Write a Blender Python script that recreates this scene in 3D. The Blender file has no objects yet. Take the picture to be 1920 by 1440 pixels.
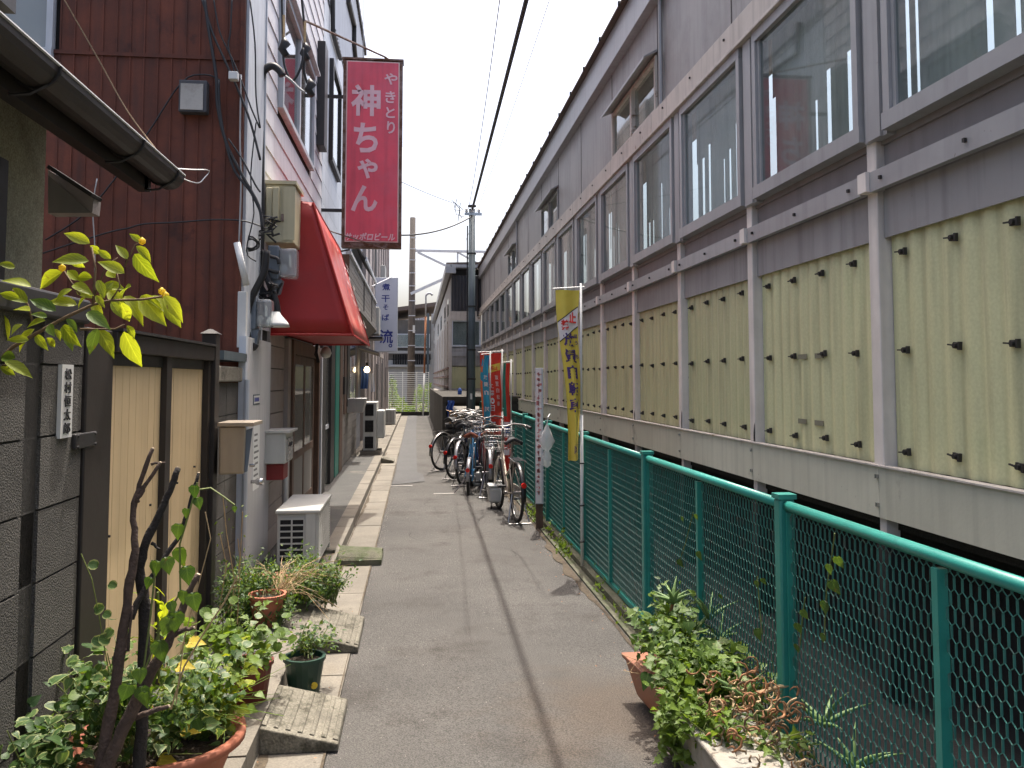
import bpy, bmesh, math, random
from mathutils import Vector, Matrix, Euler
random.seed(7)
S = bpy.context.scene
COL = S.collection
# ------------------------------------------------------------ camera
FPX = 1600.0; TH = math.radians(3.5); PS = math.atan(179/1600*math.cos(TH)); PY0 = 712-FPX*math.tan(TH)
CAM = Vector((0, 0, 1.6))
Fv = Vector((math.sin(PS)*math.cos(TH), math.cos(PS)*math.cos(TH), math.sin(TH)))
Rv = Vector((math.cos(PS), -math.sin(PS), 0)); Uv = Rv.cross(Fv)
cam_d = bpy.data.cameras.new('camera'); cam = bpy.data.objects.new('camera', cam_d); COL.objects.link(cam)
cam_d.sensor_width = 36; cam_d.lens = 36*FPX/1920; cam_d.clip_start = .05; cam_d.clip_end = 3000
cam_d.shift_y = (PY0-720)/1920
cam.matrix_world = Matrix((( Rv.x, Uv.x, -Fv.x, CAM.x), (Rv.y, Uv.y, -Fv.y, CAM.y), (Rv.z, Uv.z, -Fv.z, CAM.z), (0, 0, 0, 1)))
S.camera = cam
# ------------------------------------------------------------ sky, sun, exposure
SUNV = Vector((.075, .32, 1)).normalized()
w = bpy.data.worlds.new('World'); S.world = w; w.use_nodes = True
nt = w.node_tree; sky = nt.nodes.new('ShaderNodeTexSky'); sky.sky_type = 'NISHITA'; sky.sun_disc = False
sky.sun_elevation = math.asin(SUNV.z); sky.sun_rotation = math.atan2(SUNV.x, SUNV.y)
sky.air_density = .85; sky.dust_density = 8.0; sky.ozone_density = .45
nt.links.new(sky.outputs[0], nt.nodes['Background'].inputs[0]); nt.nodes['Background'].inputs[1].default_value = .15
sd = bpy.data.lights.new('sun', 'SUN'); sd.energy = 2.1; sd.angle = math.radians(.5); sd.color = (1, .95, .87)
so = bpy.data.objects.new('sun', sd); COL.objects.link(so); so.rotation_euler = (-SUNV).to_track_quat('-Z', 'Y').to_euler()
S.view_settings.view_transform = 'Standard'; S.view_settings.look = 'None'; S.view_settings.exposure = 1.5
S.view_settings.gamma = 1; S.view_settings.use_curve_mapping = False

# ------------------------------------------------------------ picture point -> place point on a plane
def W(px, py, X=None, Y=None, Z=None):
    r = Fv + Rv*((px-960)/FPX) + Uv*((PY0-py)/FPX)
    t = (X-CAM.x)/r.x if X is not None else (Y-CAM.y)/r.y if Y is not None else (Z-CAM.z)/r.z
    return CAM + r*t
def yz(px, py, X): p = W(px, py, X=X); return p.y, p.z

# ------------------------------------------------------------ materials
def nd(t, kind, **kw):
    n = t.nodes.new(kind)
    for k, v in kw.items():
        if k.startswith('i_'): n.inputs[k[2:].replace('_', ' ')].default_value = v
        else: setattr(n, k, v)
    return n
def cmul(c, k): return tuple(min(1, x*k) for x in c[:3])+(1,)
MATS = {}
def mat(name, col, rough=.75, var=.14, sc=7, streak=0., dirt=None, dsc=2.2, dth=.55, dw=.18, bump=.15, bsc=60, metal=0, rnd=.06, fine=0., fsc=180, spec=.5, bd=.004):
    m = bpy.data.materials.new(name); m.use_nodes = True; t = m.node_tree; L = t.links.new
    b = t.nodes['Principled BSDF']; b.inputs['Roughness'].default_value = rough; b.inputs['Metallic'].default_value = metal
    b.inputs['Specular IOR Level'].default_value = spec
    geo = nd(t, 'ShaderNodeNewGeometry'); oi = nd(t, 'ShaderNodeObjectInfo')
    n1 = nd(t, 'ShaderNodeTexNoise', i_Scale=sc, i_Detail=5, i_Roughness=.62); L(geo.outputs['Position'], n1.inputs['Vector'])
    mx = nd(t, 'ShaderNodeMix', data_type='RGBA'); mr = nd(t, 'ShaderNodeMapRange'); mr.inputs[1].default_value = .3; mr.inputs[2].default_value = .7
    L(n1.outputs['Fac'], mr.inputs[0]); L(mr.outputs[0], mx.inputs[0])
    mx.inputs[6].default_value = cmul(col, 1-var); mx.inputs[7].default_value = cmul(col, 1+var)
    cur = mx.outputs[2]
    def mixin(fac, c, blend='MIX'):
        nonlocal cur
        q = nd(t, 'ShaderNodeMix', data_type='RGBA', blend_type=blend)
        L(cur, q.inputs[6])
        if isinstance(fac, float): q.inputs[0].default_value = fac
        else: L(fac, q.inputs[0])
        if isinstance(c, tuple): q.inputs[7].default_value = c if len(c) == 4 else c+(1,)
        else: L(c, q.inputs[7])
        cur = q.outputs[2]
    if streak:
        mp = nd(t, 'ShaderNodeMapping'); mp.inputs['Scale'].default_value = (14, 14, .9); L(geo.outputs['Position'], mp.inputs[0])
        n2 = nd(t, 'ShaderNodeTexNoise', i_Scale=1.0, i_Detail=4); L(mp.outputs[0], n2.inputs['Vector'])
        r2 = nd(t, 'ShaderNodeMapRange'); r2.inputs[1].default_value = .48; r2.inputs[2].default_value = .72; r2.inputs[4].default_value = streak
        L(n2.outputs['Fac'], r2.inputs[0]); mixin(r2.outputs[0], tuple(x*.35+.01 for x in col[:3]))
    if dirt:
        n3 = nd(t, 'ShaderNodeTexNoise', i_Scale=dsc, i_Detail=8, i_Roughness=.68); L(geo.outputs['Position'], n3.inputs['Vector'])
        r3 = nd(t, 'ShaderNodeMapRange'); r3.inputs[1].default_value = dth; r3.inputs[2].default_value = dth+dw; L(n3.outputs['Fac'], r3.inputs[0])
        mixin(r3.outputs[0], tuple(dirt))
    if name in ('fence_green', 'beige_post', 'alu_frame', 'band_white', 'lower_band', 'ac_body', 'cream_box', 'lavender_sheet'):
        n7 = nd(t, 'ShaderNodeTexNoise', i_Scale=26, i_Detail=6, i_Roughness=.7); L(geo.outputs['Position'], n7.inputs['Vector'])
        r7 = nd(t, 'ShaderNodeMapRange'); r7.inputs[1].default_value = .69; r7.inputs[2].default_value = .73; r7.inputs[4].default_value = .8; L(n7.outputs['Fac'], r7.inputs[0]); mixin(r7.outputs[0], (.09, .045, .025))
    if name == 'asphalt':   # brown spill of earth around the planters
        vd = nd(t, 'ShaderNodeVectorMath', operation='DISTANCE'); L(geo.outputs['Position'], vd.inputs[0]); vd.inputs[1].default_value = (1.05, 4.1, 0)
        n8 = nd(t, 'ShaderNodeTexNoise', i_Scale=4, i_Detail=6); L(geo.outputs['Position'], n8.inputs['Vector']); a8 = nd(t, 'ShaderNodeMath', operation='MULTIPLY_ADD'); L(n8.outputs['Fac'], a8.inputs[0]); a8.inputs[1].default_value = -1.1; L(vd.outputs['Value'], a8.inputs[2])
        r8 = nd(t, 'ShaderNodeMapRange'); r8.inputs[1].default_value = .25; r8.inputs[2].default_value = -.35; r8.inputs[4].default_value = .45; L(a8.outputs[0], r8.inputs[0]); mixin(r8.outputs[0], (.10, .068, .042))
    if fine:
        n4 = nd(t, 'ShaderNodeTexNoise', i_Scale=fsc, i_Detail=2); L(geo.outputs['Position'], n4.inputs['Vector'])
        r4 = nd(t, 'ShaderNodeMapRange'); r4.inputs[1].default_value = .35; r4.inputs[2].default_value = .65
        r4.inputs[3].default_value = 1-fine; r4.inputs[4].default_value = 1+fine; L(n4.outputs['Fac'], r4.inputs[0])
        mixin(1.0, r4.outputs[0], 'MULTIPLY')
    if rnd:
        r5 = nd(t, 'ShaderNodeMapRange'); r5.inputs[3].default_value = 1-rnd; r5.inputs[4].default_value = 1+rnd; L(oi.outputs['Random'], r5.inputs[0])
        mixin(1.0, r5.outputs[0], 'MULTIPLY')
    if name == 'grp_sheet':   # darker stripes along the ripple valleys, their shade painted into the colour
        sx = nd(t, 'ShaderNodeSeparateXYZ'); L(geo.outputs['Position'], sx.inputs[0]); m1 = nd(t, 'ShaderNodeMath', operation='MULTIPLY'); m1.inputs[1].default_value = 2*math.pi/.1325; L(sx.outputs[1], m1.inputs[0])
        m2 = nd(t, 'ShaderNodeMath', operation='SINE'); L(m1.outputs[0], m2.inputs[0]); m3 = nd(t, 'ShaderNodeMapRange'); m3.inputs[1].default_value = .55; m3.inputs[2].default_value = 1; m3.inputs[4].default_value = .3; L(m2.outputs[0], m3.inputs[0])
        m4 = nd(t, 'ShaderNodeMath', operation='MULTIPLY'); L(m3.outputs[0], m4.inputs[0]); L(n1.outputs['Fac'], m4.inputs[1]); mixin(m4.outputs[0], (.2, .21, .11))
    L(cur, b.inputs['Base Color'])
    if rough < .95:
        rr = nd(t, 'ShaderNodeMapRange'); rr.inputs[3].default_value = max(.03, rough-.1); rr.inputs[4].default_value = min(1, rough+.12); L(n1.outputs['Fac'], rr.inputs[0]); L(rr.outputs[0], b.inputs['Roughness'])
    if bump:
        n6 = nd(t, 'ShaderNodeTexNoise', i_Scale=bsc, i_Detail=4); L(geo.outputs['Position'], n6.inputs['Vector'])
        bp = nd(t, 'ShaderNodeBump', i_Strength=bump, i_Distance=bd); L(n6.outputs['Fac'], bp.inputs['Height']); L(bp.outputs[0], b.inputs['Normal'])
    MATS[name] = m; return m
def leafmat(name, c1, c2, edge=None, tr=.45):
    m = bpy.data.materials.new(name); m.use_nodes = True; t = m.node_tree; L = t.links.new
    b = t.nodes['Principled BSDF']; out = t.nodes['Material Output']; b.inputs['Roughness'].default_value = .5; b.inputs['Specular IOR Level'].default_value = .35
    geo = nd(t, 'ShaderNodeNewGeometry'); oi = nd(t, 'ShaderNodeObjectInfo')
    n = nd(t, 'ShaderNodeTexNoise', i_Scale=14, i_Detail=3); L(geo.outputs['Position'], n.inputs['Vector'])
    ad = nd(t, 'ShaderNodeMath', operation='ADD'); L(n.outputs['Fac'], ad.inputs[0]); L(geo.outputs['Random Per Island'], ad.inputs[1])
    ad2 = nd(t, 'ShaderNodeMath', operation='ADD'); L(ad.outputs[0], ad2.inputs[0]); L(oi.outputs['Random'], ad2.inputs[1])
    r = nd(t, 'ShaderNodeMapRange'); r.inputs[1].default_value = .7; r.inputs[2].default_value = 2.2; L(ad2.outputs[0], r.inputs[0])
    mx = nd(t, 'ShaderNodeMix', data_type='RGBA'); L(r.outputs[0], mx.inputs[0]); mx.inputs[6].default_value = c1+(1,); mx.inputs[7].default_value = c2+(1,)
    cur = mx.outputs[2]
    uv0 = nd(t, 'ShaderNodeUVMap'); s0 = nd(t, 'ShaderNodeSeparateXYZ'); L(uv0.outputs[0], s0.inputs[0])     # midrib and side veins
    v1 = nd(t, 'ShaderNodeMapRange'); v1.inputs[1].default_value = .03; v1.inputs[2].default_value = .10; v1.inputs[3].default_value = 1; v1.inputs[4].default_value = 0; L(s0.outputs[0], v1.inputs[0])
    w1 = nd(t, 'ShaderNodeMath', operation='MULTIPLY_ADD'); L(s0.outputs[1], w1.inputs[0]); w1.inputs[1].default_value = 42; w2 = nd(t, 'ShaderNodeMath', operation='MULTIPLY'); L(s0.outputs[0], w2.inputs[0]); w2.inputs[1].default_value = -16; L(w2.outputs[0], w1.inputs[2])
    w3 = nd(t, 'ShaderNodeMath', operation='SINE'); L(w1.outputs[0], w3.inputs[0]); w4 = nd(t, 'ShaderNodeMapRange'); w4.inputs[1].default_value = .75; w4.inputs[2].default_value = 1; w4.inputs[4].default_value = .55; L(w3.outputs[0], w4.inputs[0])
    w5 = nd(t, 'ShaderNodeMath', operation='MAXIMUM'); L(v1.outputs[0], w5.inputs[0]); L(w4.outputs[0], w5.inputs[1]); w6 = nd(t, 'ShaderNodeMath', operation='MULTIPLY'); L(w5.outputs[0], w6.inputs[0]); w6.inputs[1].default_value = .45
    vx = nd(t, 'ShaderNodeMix', data_type='RGBA'); L(w6.outputs[0], vx.inputs[0]); L(cur, vx.inputs[6]); vx.inputs[7].default_value = tuple(min(1, x*1.7+.02) for x in c2)+(1,); cur = vx.outputs[2]
    sp = nd(t, 'ShaderNodeTexNoise', i_Scale=38, i_Detail=3); L(geo.outputs['Position'], sp.inputs['Vector']); s2 = nd(t, 'ShaderNodeMapRange'); s2.inputs[1].default_value = .66; s2.inputs[2].default_value = .72; s2.inputs[4].default_value = .7; L(sp.outputs['Fac'], s2.inputs[0])
    bx = nd(t, 'ShaderNodeMix', data_type='RGBA'); L(s2.outputs[0], bx.inputs[0]); L(cur, bx.inputs[6]); bx.inputs[7].default_value = (.16, .11, .03, 1); cur = bx.outputs[2]
    if edge:   # pale margin from the leaf's own UV
        uv = nd(t, 'ShaderNodeUVMap'); sx = nd(t, 'ShaderNodeSeparateXYZ'); L(uv.outputs[0], sx.inputs[0])
        wob = nd(t, 'ShaderNodeTexNoise', i_Scale=90); L(geo.outputs['Position'], wob.inputs['Vector'])
        a3 = nd(t, 'ShaderNodeMath', operation='MULTIPLY_ADD'); L(wob.outputs['Fac'], a3.inputs[0]); a3.inputs[1].default_value = .35; L(sx.outputs[0], a3.inputs[2])
        e = nd(t, 'ShaderNodeMapRange'); e.inputs[1].default_value = .85; e.inputs[2].default_value = .95; L(a3.outputs[0], e.inputs[0])
        q = nd(t, 'ShaderNodeMix', data_type='RGBA'); L(e.outputs[0], q.inputs[0]); L(cur, q.inputs[6]); q.inputs[7].default_value = edge+(1,); cur = q.outputs[2]
    L(cur, b.inputs['Base Color'])
    tl = nd(t, 'ShaderNodeBsdfTranslucent'); ms = nd(t, 'ShaderNodeMixShader'); ms.inputs[0].default_value = tr
    hs = nd(t, 'ShaderNodeMix', data_type='RGBA', blend_type='MULTIPLY'); hs.inputs[0].default_value = 1; hs.inputs[7].default_value = (1.0, .95, .35, 1); L(cur, hs.inputs[6])
    gm = nd(t, 'ShaderNodeMix', data_type='RGBA', blend_type='MIX'); gm.inputs[0].default_value = .0; L(hs.outputs[2], gm.inputs[6])
    mul = nd(t, 'ShaderNodeVectorMath', operation='SCALE'); mul.inputs['Scale'].default_value = 1.7; L(gm.outputs[2], mul.inputs[0]); L(mul.outputs[0], tl.inputs['Color'])
    L(b.outputs[0], ms.inputs[1]); L(tl.outputs[0], ms.inputs[2]); L(ms.outputs[0], out.inputs['Surface'])
    MATS[name] = m; return m
def glass(name, tint=(.75, .8, .8), rough=.05, alpha=.35, scr=None):
    # thin window glass: part see-through, part dull dusty surface, with mirror reflection by angle
    m = bpy.data.materials.new(name); m.use_nodes = True; t = m.node_tree; L = t.links.new
    out = t.nodes['Material Output']; b = t.nodes['Principled BSDF']; b.inputs['Base Color'].default_value = tint+(1,)
    b.inputs['Roughness'].default_value = rough; b.inputs['Specular IOR Level'].default_value = .9
    tr = nd(t, 'ShaderNodeBsdfTransparent'); tr.inputs[0].default_value = (.82, .88, .88, 1)
    geo = nd(t, 'ShaderNodeNewGeometry'); n = nd(t, 'ShaderNodeTexNoise', i_Scale=3, i_Detail=5); L(geo.outputs['Position'], n.inputs['Vector'])
    r = nd(t, 'ShaderNodeMapRange'); r.inputs[3].default_value = alpha-.08; r.inputs[4].default_value = alpha+.12; L(n.outputs['Fac'], r.inputs[0])
    fr = nd(t, 'ShaderNodeFresnel', i_IOR=1.5); gl = nd(t, 'ShaderNodeBsdfGlossy', i_Roughness=.03)
    ms = nd(t, 'ShaderNodeMixShader'); L(r.outputs[0], ms.inputs[0]); L(tr.outputs[0], ms.inputs[1]); L(b.outputs[0], ms.inputs[2])
    inv = nd(t, 'ShaderNodeMath', operation='SUBTRACT'); inv.inputs[0].default_value = 1; L(geo.outputs['Backfacing'], inv.inputs[1])
    mu = nd(t, 'ShaderNodeMath', operation='MULTIPLY'); L(fr.outputs[0], mu.inputs[0]); L(inv.outputs[0], mu.inputs[1])
    m2 = nd(t, 'ShaderNodeMixShader'); L(mu.outputs[0], m2.inputs[0]); L(ms.outputs[0], m2.inputs[1]); L(gl.outputs[0], m2.inputs[2])
    L(m2.outputs[0], out.inputs['Surface']); MATS[name] = m; return m

RUST = (.10, .045, .02)
mat('asphalt', (.082, .077, .070), .93, .26, .9, dirt=(.052, .046, .040), dsc=1.5, dth=.52, dw=.16, bump=1.0, bsc=150, fine=.45, fsc=150, rnd=0, bd=.01)
mat('asphalt_dark', (.085, .084, .083), .93, .15, 2, bump=.8, bsc=150, fine=.35, fsc=150, rnd=0, bd=.008)
mat('concrete', (.165, .148, .12), .9, .2, 4, dirt=(.15, .13, .10), dsc=2.5, dth=.55, dw=.15, bump=.5, bsc=90, fine=.15, fsc=120, rnd=.12)
mat('concrete_old', (.15, .138, .108), .95, .25, 5, dirt=(.06, .055, .038), dsc=9, dth=.5, dw=.12, bump=.7, bsc=70, fine=.25, fsc=110, rnd=.1, bd=.006)
mat('moss_concrete', (.12, .115, .08), .95, .35, 12, dirt=(.045, .06, .02), dsc=6, dth=.45, bump=1, bsc=70, fine=.3, rnd=.1)
mat('walk_grey', (.07, .068, .063), .92, .2, 4, dirt=(.2, .18, .14), dsc=1.3, dth=.58, bump=.6, bsc=130, fine=.25, rnd=0)
mat('block', (.078, .073, .064), .95, .22, 6, dirt=(.055, .05, .045), dsc=3, dth=.52, dw=.2, bump=1, bsc=160, fine=.42, fsc=200, rnd=.13, bd=.008)
mat('block_joint', (.055, .052, .047), .95, .2, 20, bump=.5)
mat('plaster', (.34, .32, .23), .9, .12, 30, bump=1, bsc=120, fine=.25, fsc=130, rnd=0, dirt=(.22, .2, .14), dsc=2)
mat('brown_siding', (.125, .036, .02), .8, .3, 5, streak=.6, dirt=(.05, .016, .012), dsc=3.5, dth=.6, dw=.12, bump=.3, bsc=30, fine=.1, rnd=.13)
mat('white_siding', (.58, .57, .60), .65, .06, 3, streak=.22, dirt=(.25, .23, .2), dsc=5, dth=.68, dw=.06, bump=.2, rnd=.03)
mat('light_trim', (.50, .53, .57), .6, .08, 6, streak=.3, bump=.15)
mat('tile_blue', (.46, .50, .56), .5, .1, 3, streak=.2, bump=.1, rnd=.08)
mat('tile_joint', (.2, .21, .23), .9, .1)
mat('dark_metal', (.022, .02, .02), .5, .3, 10, bump=.1, rnd=.1)
mat('dark_bronze', (.024, .018, .015), .5, .2, 8, streak=.3, bump=.1, rnd=.1)
mat('cream_board', (.62, .47, .27), .6, .05, 6, streak=.12, dirt=(.35, .25, .14), dsc=5, dth=.7, dw=.06, bump=.1, rnd=.03)
mat('red_vinyl', (.34, .014, .012), .5, .12, 3, bump=.1, bsc=400, dirt=(.30, .03, .025), dsc=2, rnd=0)
mat('red_vinyl_faded', (.45, .05, .035), .36, .2, 4, streak=.25, dirt=(.6, .26, .20), dsc=1.6, dth=.5, bump=.1, bsc=400, rnd=0)
mat('sign_red', (.74, .085, .13), .35, .12, 2, streak=.3, dirt=(.6, .15, .22), dsc=.9, dth=.5, dw=.4, bump=0, rnd=0)
mat('sign_letter', (.75, .50, .55), .4, .1, 5, bump=0)
mat('sign_white', (.60, .63, .72), .3, .05, 2, bump=0, rnd=0)
mat('sign_edge', (.72, .55, .52), .4, .1, 5, bump=0)
mat('ink_blue', (.02, .035, .25), .5, .1, bump=0)
mat('ink_black', (.02, .02, .022), .6, .1, bump=0)
mat('ink_purple', (.06, .03, .16), .7, .1, bump=0)
mat('ink_red', (.6, .03, .02), .7, .1, bump=0)
mat('ink_grey', (.2, .2, .2), .7, .1, bump=0)
mat('ink_pink', (.55, .2, .19), .7, .25, 30, bump=0)
mat('rusty_steel', (.22, .16, .14), .7, .3, 12, dirt=RUST, dsc=7, dth=.42, dw=.12, bump=.5, bsc=50)
mat('lavender_sheet', (.30, .292, .288), .5, .14, .9, streak=.4, dirt=(.19, .18, .175), dsc=1.1, dth=.5, dw=.25, bump=.1, bsc=20, rnd=.06)
mat('lavender_dark', (.20, .186, .182), .5, .12, 2, streak=.25, bump=.1, bsc=20, rnd=.06)
mat('alu_frame', (.33, .33, .335), .4, .08, 4, streak=.28, bump=.05, rnd=.05, metal=.15)
mat('beige_post', (.70, .64, .59), .55, .1, 5, streak=.3, dirt=(.13, .055, .025), dsc=5, dth=.68, dw=.04, bump=.25, bsc=40)
mat('band_white', (.50, .46, .42), .6, .12, 3, streak=.4, dirt=(.17, .11, .07), dsc=4, dth=.62, dw=.06, bump=.2)
mat('lower_band', (.52, .51, .41), .55, .1, 2, streak=.25, dirt=(.17, .15, .12), dsc=2.5, dth=.6, bump=.15)
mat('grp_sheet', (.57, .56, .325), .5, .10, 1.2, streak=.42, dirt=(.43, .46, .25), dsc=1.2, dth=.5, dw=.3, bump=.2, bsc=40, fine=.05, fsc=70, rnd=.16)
mat('hook_black', (.02, .018, .016), .6, .3, 40, bump=.3)
mat('void', (.012, .012, .013), .9, .2, bump=0)
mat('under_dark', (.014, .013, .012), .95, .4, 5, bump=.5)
mat('fence_green', (.022, .22, .18), .38, .12, 6, dirt=(.015, .13, .105), dsc=5, dth=.6, bump=.15, bsc=90, rnd=.08)
mat('mesh_green', (.03, .15, .125), .5, .25, 20, dirt=(.1, .1, .09), dsc=11, dth=.55, bump=0, rnd=.05)
mat('pole_grey', (.075, .10, .115), .45, .15, 5, streak=.4, bump=.1)
mat('pole_concrete', (.115, .095, .08), .9, .2, 6, streak=.5, bump=.4)
mat('steel_white', (.55, .56, .58), .6, .1, 8, bump=.1)
mat('fence_white', (.75, .76, .74), .5, .08, 8, bump=.05)
mat('rust_pole', (.35, .14, .06), .7, .3, 9, dirt=(.45, .4, .36), dsc=2, dth=.55, bump=.3)
mat('ac_body', (.46, .46, .43), .5, .06, 5, streak=.18, dirt=(.28, .25, .2), dsc=4, dth=.62, bump=.08, rnd=.05)
mat('cream_box', (.52, .47, .31), .5, .07, 4, streak=.25, bump=.08)
mat('grey_plastic', (.14, .17, .21), .45, .12, 6, bump=.05)
mat('white_plastic', (.62, .62, .60), .45, .06, 6, bump=.05)
mat('cable_black', (.016, .016, .018), .55, .2, bump=0, rnd=.1)
mat('cable_grey', (.35, .35, .35), .5, .2, bump=0)
mat('door_white', (.50, .50, .50), .55, .05, 3, streak=.2, bump=.1)
mat('stone_tile', (.33, .29, .27), .7, .12, 7, dirt=(.2, .17, .15), dsc=6, dth=.6, bump=.4, rnd=.12)
mat('wood_frame', (.115, .065, .042), .6, .3, 7, streak=.7, bump=.3, rnd=.08)
mat('grey_siding', (.21, .20, .185), .7, .1, 4, streak=.2, bump=.2, rnd=.05)
mat('pink_wall', (.42, .37, .345), .8, .08, 3, streak=.35, bump=.2)
mat('teal_paint', (.015, .19, .145), .5, .1, 4, bump=.05)
mat('steel', (.5, .5, .5), .25, .1, 10, bump=.03, metal=.9, dirt=(.3, .27, .24), dsc=20)
mat('stainless', (.40, .34, .27), .35, .1, 3, streak=.2, bump=.03, metal=.5)
mat('red_box', (.20, .012, .012), .5, .1, bump=.05)
mat('terracotta', (.36, .12, .065), .75, .15, 8, dirt=(.35, .24, .18), dsc=7, dth=.6, bump=.3)
mat('brown_plastic', (.30, .12, .065), .5, .15, 8, dirt=(.16, .08, .05), dsc=9, dth=.58, bump=.15)
mat('dark_red_pot', (.16, .028, .018), .5, .15, 8, bump=.15)
mat('green_pot', (.012, .045, .03), .4, .15, 8, bump=.1)
mat('styrofoam', (.30, .28, .24), .85, .15, 12, dirt=(.25, .2, .14), dsc=7, bump=.6)
mat('soil_thin', (.075, .058, .038), .98, .35, 30, bump=.6, fine=.3, rnd=0)
mat('soil', (.045, .032, .022), .98, .4, 40, bump=1, bsc=80, bd=.02)
mat('bark', (.075, .05, .038), .9, .35, 25, streak=.4, bump=1, bsc=90, bd=.008)
mat('bark_black', (.022, .018, .016), .9, .35, 25, bump=1, bsc=90, bd=.008)
mat('cut_wood', (.45, .36, .25), .8, .2, 30)
mat('twig', (.14, .09, .045), .8, .3, 30, bump=.3)
mat('green_stem', (.13, .16, .04), .6, .3, 30, bump=.1)
mat('dry_leaf', (.28, .13, .055), .8, .4, 30, bump=.2, rnd=.2)
mat('straw', (.42, .30, .16), .8, .3, 30, bump=.2)
mat('tyre', (.018, .018, .018), .75, .2, 20, bump=.3)
mat('chrome', (.30, .29, .28), .33, .08, 30, metal=1, bump=.02)
mat('bike_black', (.015, .015, .017), .3, .1, bump=0)
mat('bike_blue', (.02, .06, .22), .3, .1, bump=0)
mat('bike_sky', (.08, .30, .55), .3, .1, bump=0)
mat('bike_maroon', (.13, .012, .015), .3, .1, bump=0)
mat('bike_cream', (.42, .37, .30), .3, .1, bump=0)
mat('bike_silver', (.3, .3, .31), .3, .1, bump=0, metal=.5)
mat('leather_brown', (.24, .07, .035), .5, .2, bump=.2)
mat('rubber_black', (.02, .02, .022), .55, .15, bump=.1)
mat('reflector_red', (.6, .02, .015), .15, .05, bump=0)
mat('flag_yellow', (.62, .49, .075), .7, .08, 6, dirt=(.55, .42, .05), dsc=3, bump=.1)
mat('flag_red', (.55, .035, .02), .7, .1, 6, bump=.1)
mat('flag_blue', (.03, .32, .50), .7, .15, 6, bump=.1)
mat('flag_white', (.70, .66, .66), .7, .05, 6, bump=.05)
mat('flag_orange', (.75, .18, .05), .7, .1, 6, bump=.05)
mat('cardboard', (.42, .27, .14), .85, .12, 8, bump=.2)
mat('fabric_blue', (.03, .08, .25), .8, .2, bump=.2)
mat('net_blue', (.03, .09, .35), .7, .2, bump=0)
mat('plum', (.10, .03, .08), .7, .3)
mat('roof_metal', (.12, .09, .075), .7, .2, 3, streak=.3)
mat('shed_wall', (.36, .36, .35), .8, .08, 2, streak=.2)
mat('shed_dark', (.16, .15, .14), .8, .15, 2, streak=.2)
mat('corr_dark', (.055, .055, .062), .7, .25, 2, streak=.8, bump=.1)
mat('stain_white', (.40, .38, .35), .9, .3, 6, dirt=(.14, .12, .1), dsc=3, dth=.5)
mat('retaining', (.05, .045, .037), .95, .25, 3, streak=.6, dirt=(.05, .045, .035), dsc=2, bump=.5)
mat('interior_board', (.55, .53, .48), .8, .15, 3, streak=.5, bump=.1)
mat('gravel_ground', (.13, .115, .09), .95, .3, 20, bump=1, bsc=40)
mat('tape_grey', (.20, .19, .13), .8, .2)
leafmat('leaf_bright', (.12, .17, .014), (.32, .36, .035), tr=.5)
leafmat('leaf_green', (.045, .10, .018), (.14, .21, .035), tr=.4)
leafmat('leaf_dark', (.022, .055, .016), (.05, .10, .025), tr=.35)
leafmat('leaf_heart', (.03, .075, .015), (.075, .13, .025), tr=.3)
leafmat('leaf_varieg', (.04, .09, .03), (.09, .15, .045), edge=(.27, .31, .13), tr=.35)
leafmat('leaf_weed', (.05, .10, .02), (.16, .24, .04), tr=.4)
leafmat('aloe', (.05, .10, .035), (.12, .19, .06), tr=.15)
leafmat('leaf_yellow', (.45, .30, .03), (.5, .42, .05), tr=.4)
glass('window_glass', (.20, .22, .21), .08, .16)
glass('dusty_glass', (.32, .33, .31), .2, .6)
glass('meter_glass', (.65, .66, .68), .08, .34)
def emis(name, c, s):
    m = bpy.data.materials.new(name); m.use_nodes = True; b = m.node_tree.nodes['Principled BSDF']
    b.inputs['Emission Color'].default_value = c+(1,); b.inputs['Emission Strength'].default_value = s; MATS[name] = m
emis('bulb_glow', (1, .72, .4), 6)
def bagmat():
    m = bpy.data.materials.new('clear_plastic'); m.use_nodes = True; t = m.node_tree; b = t.nodes['Principled BSDF']
    b.inputs['Base Color'].default_value = (.8, .82, .82, 1); b.inputs['Roughness'].default_value = .2; b.inputs['Alpha'].default_value = .45; MATS['clear_plastic'] = m
bagmat()

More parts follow.
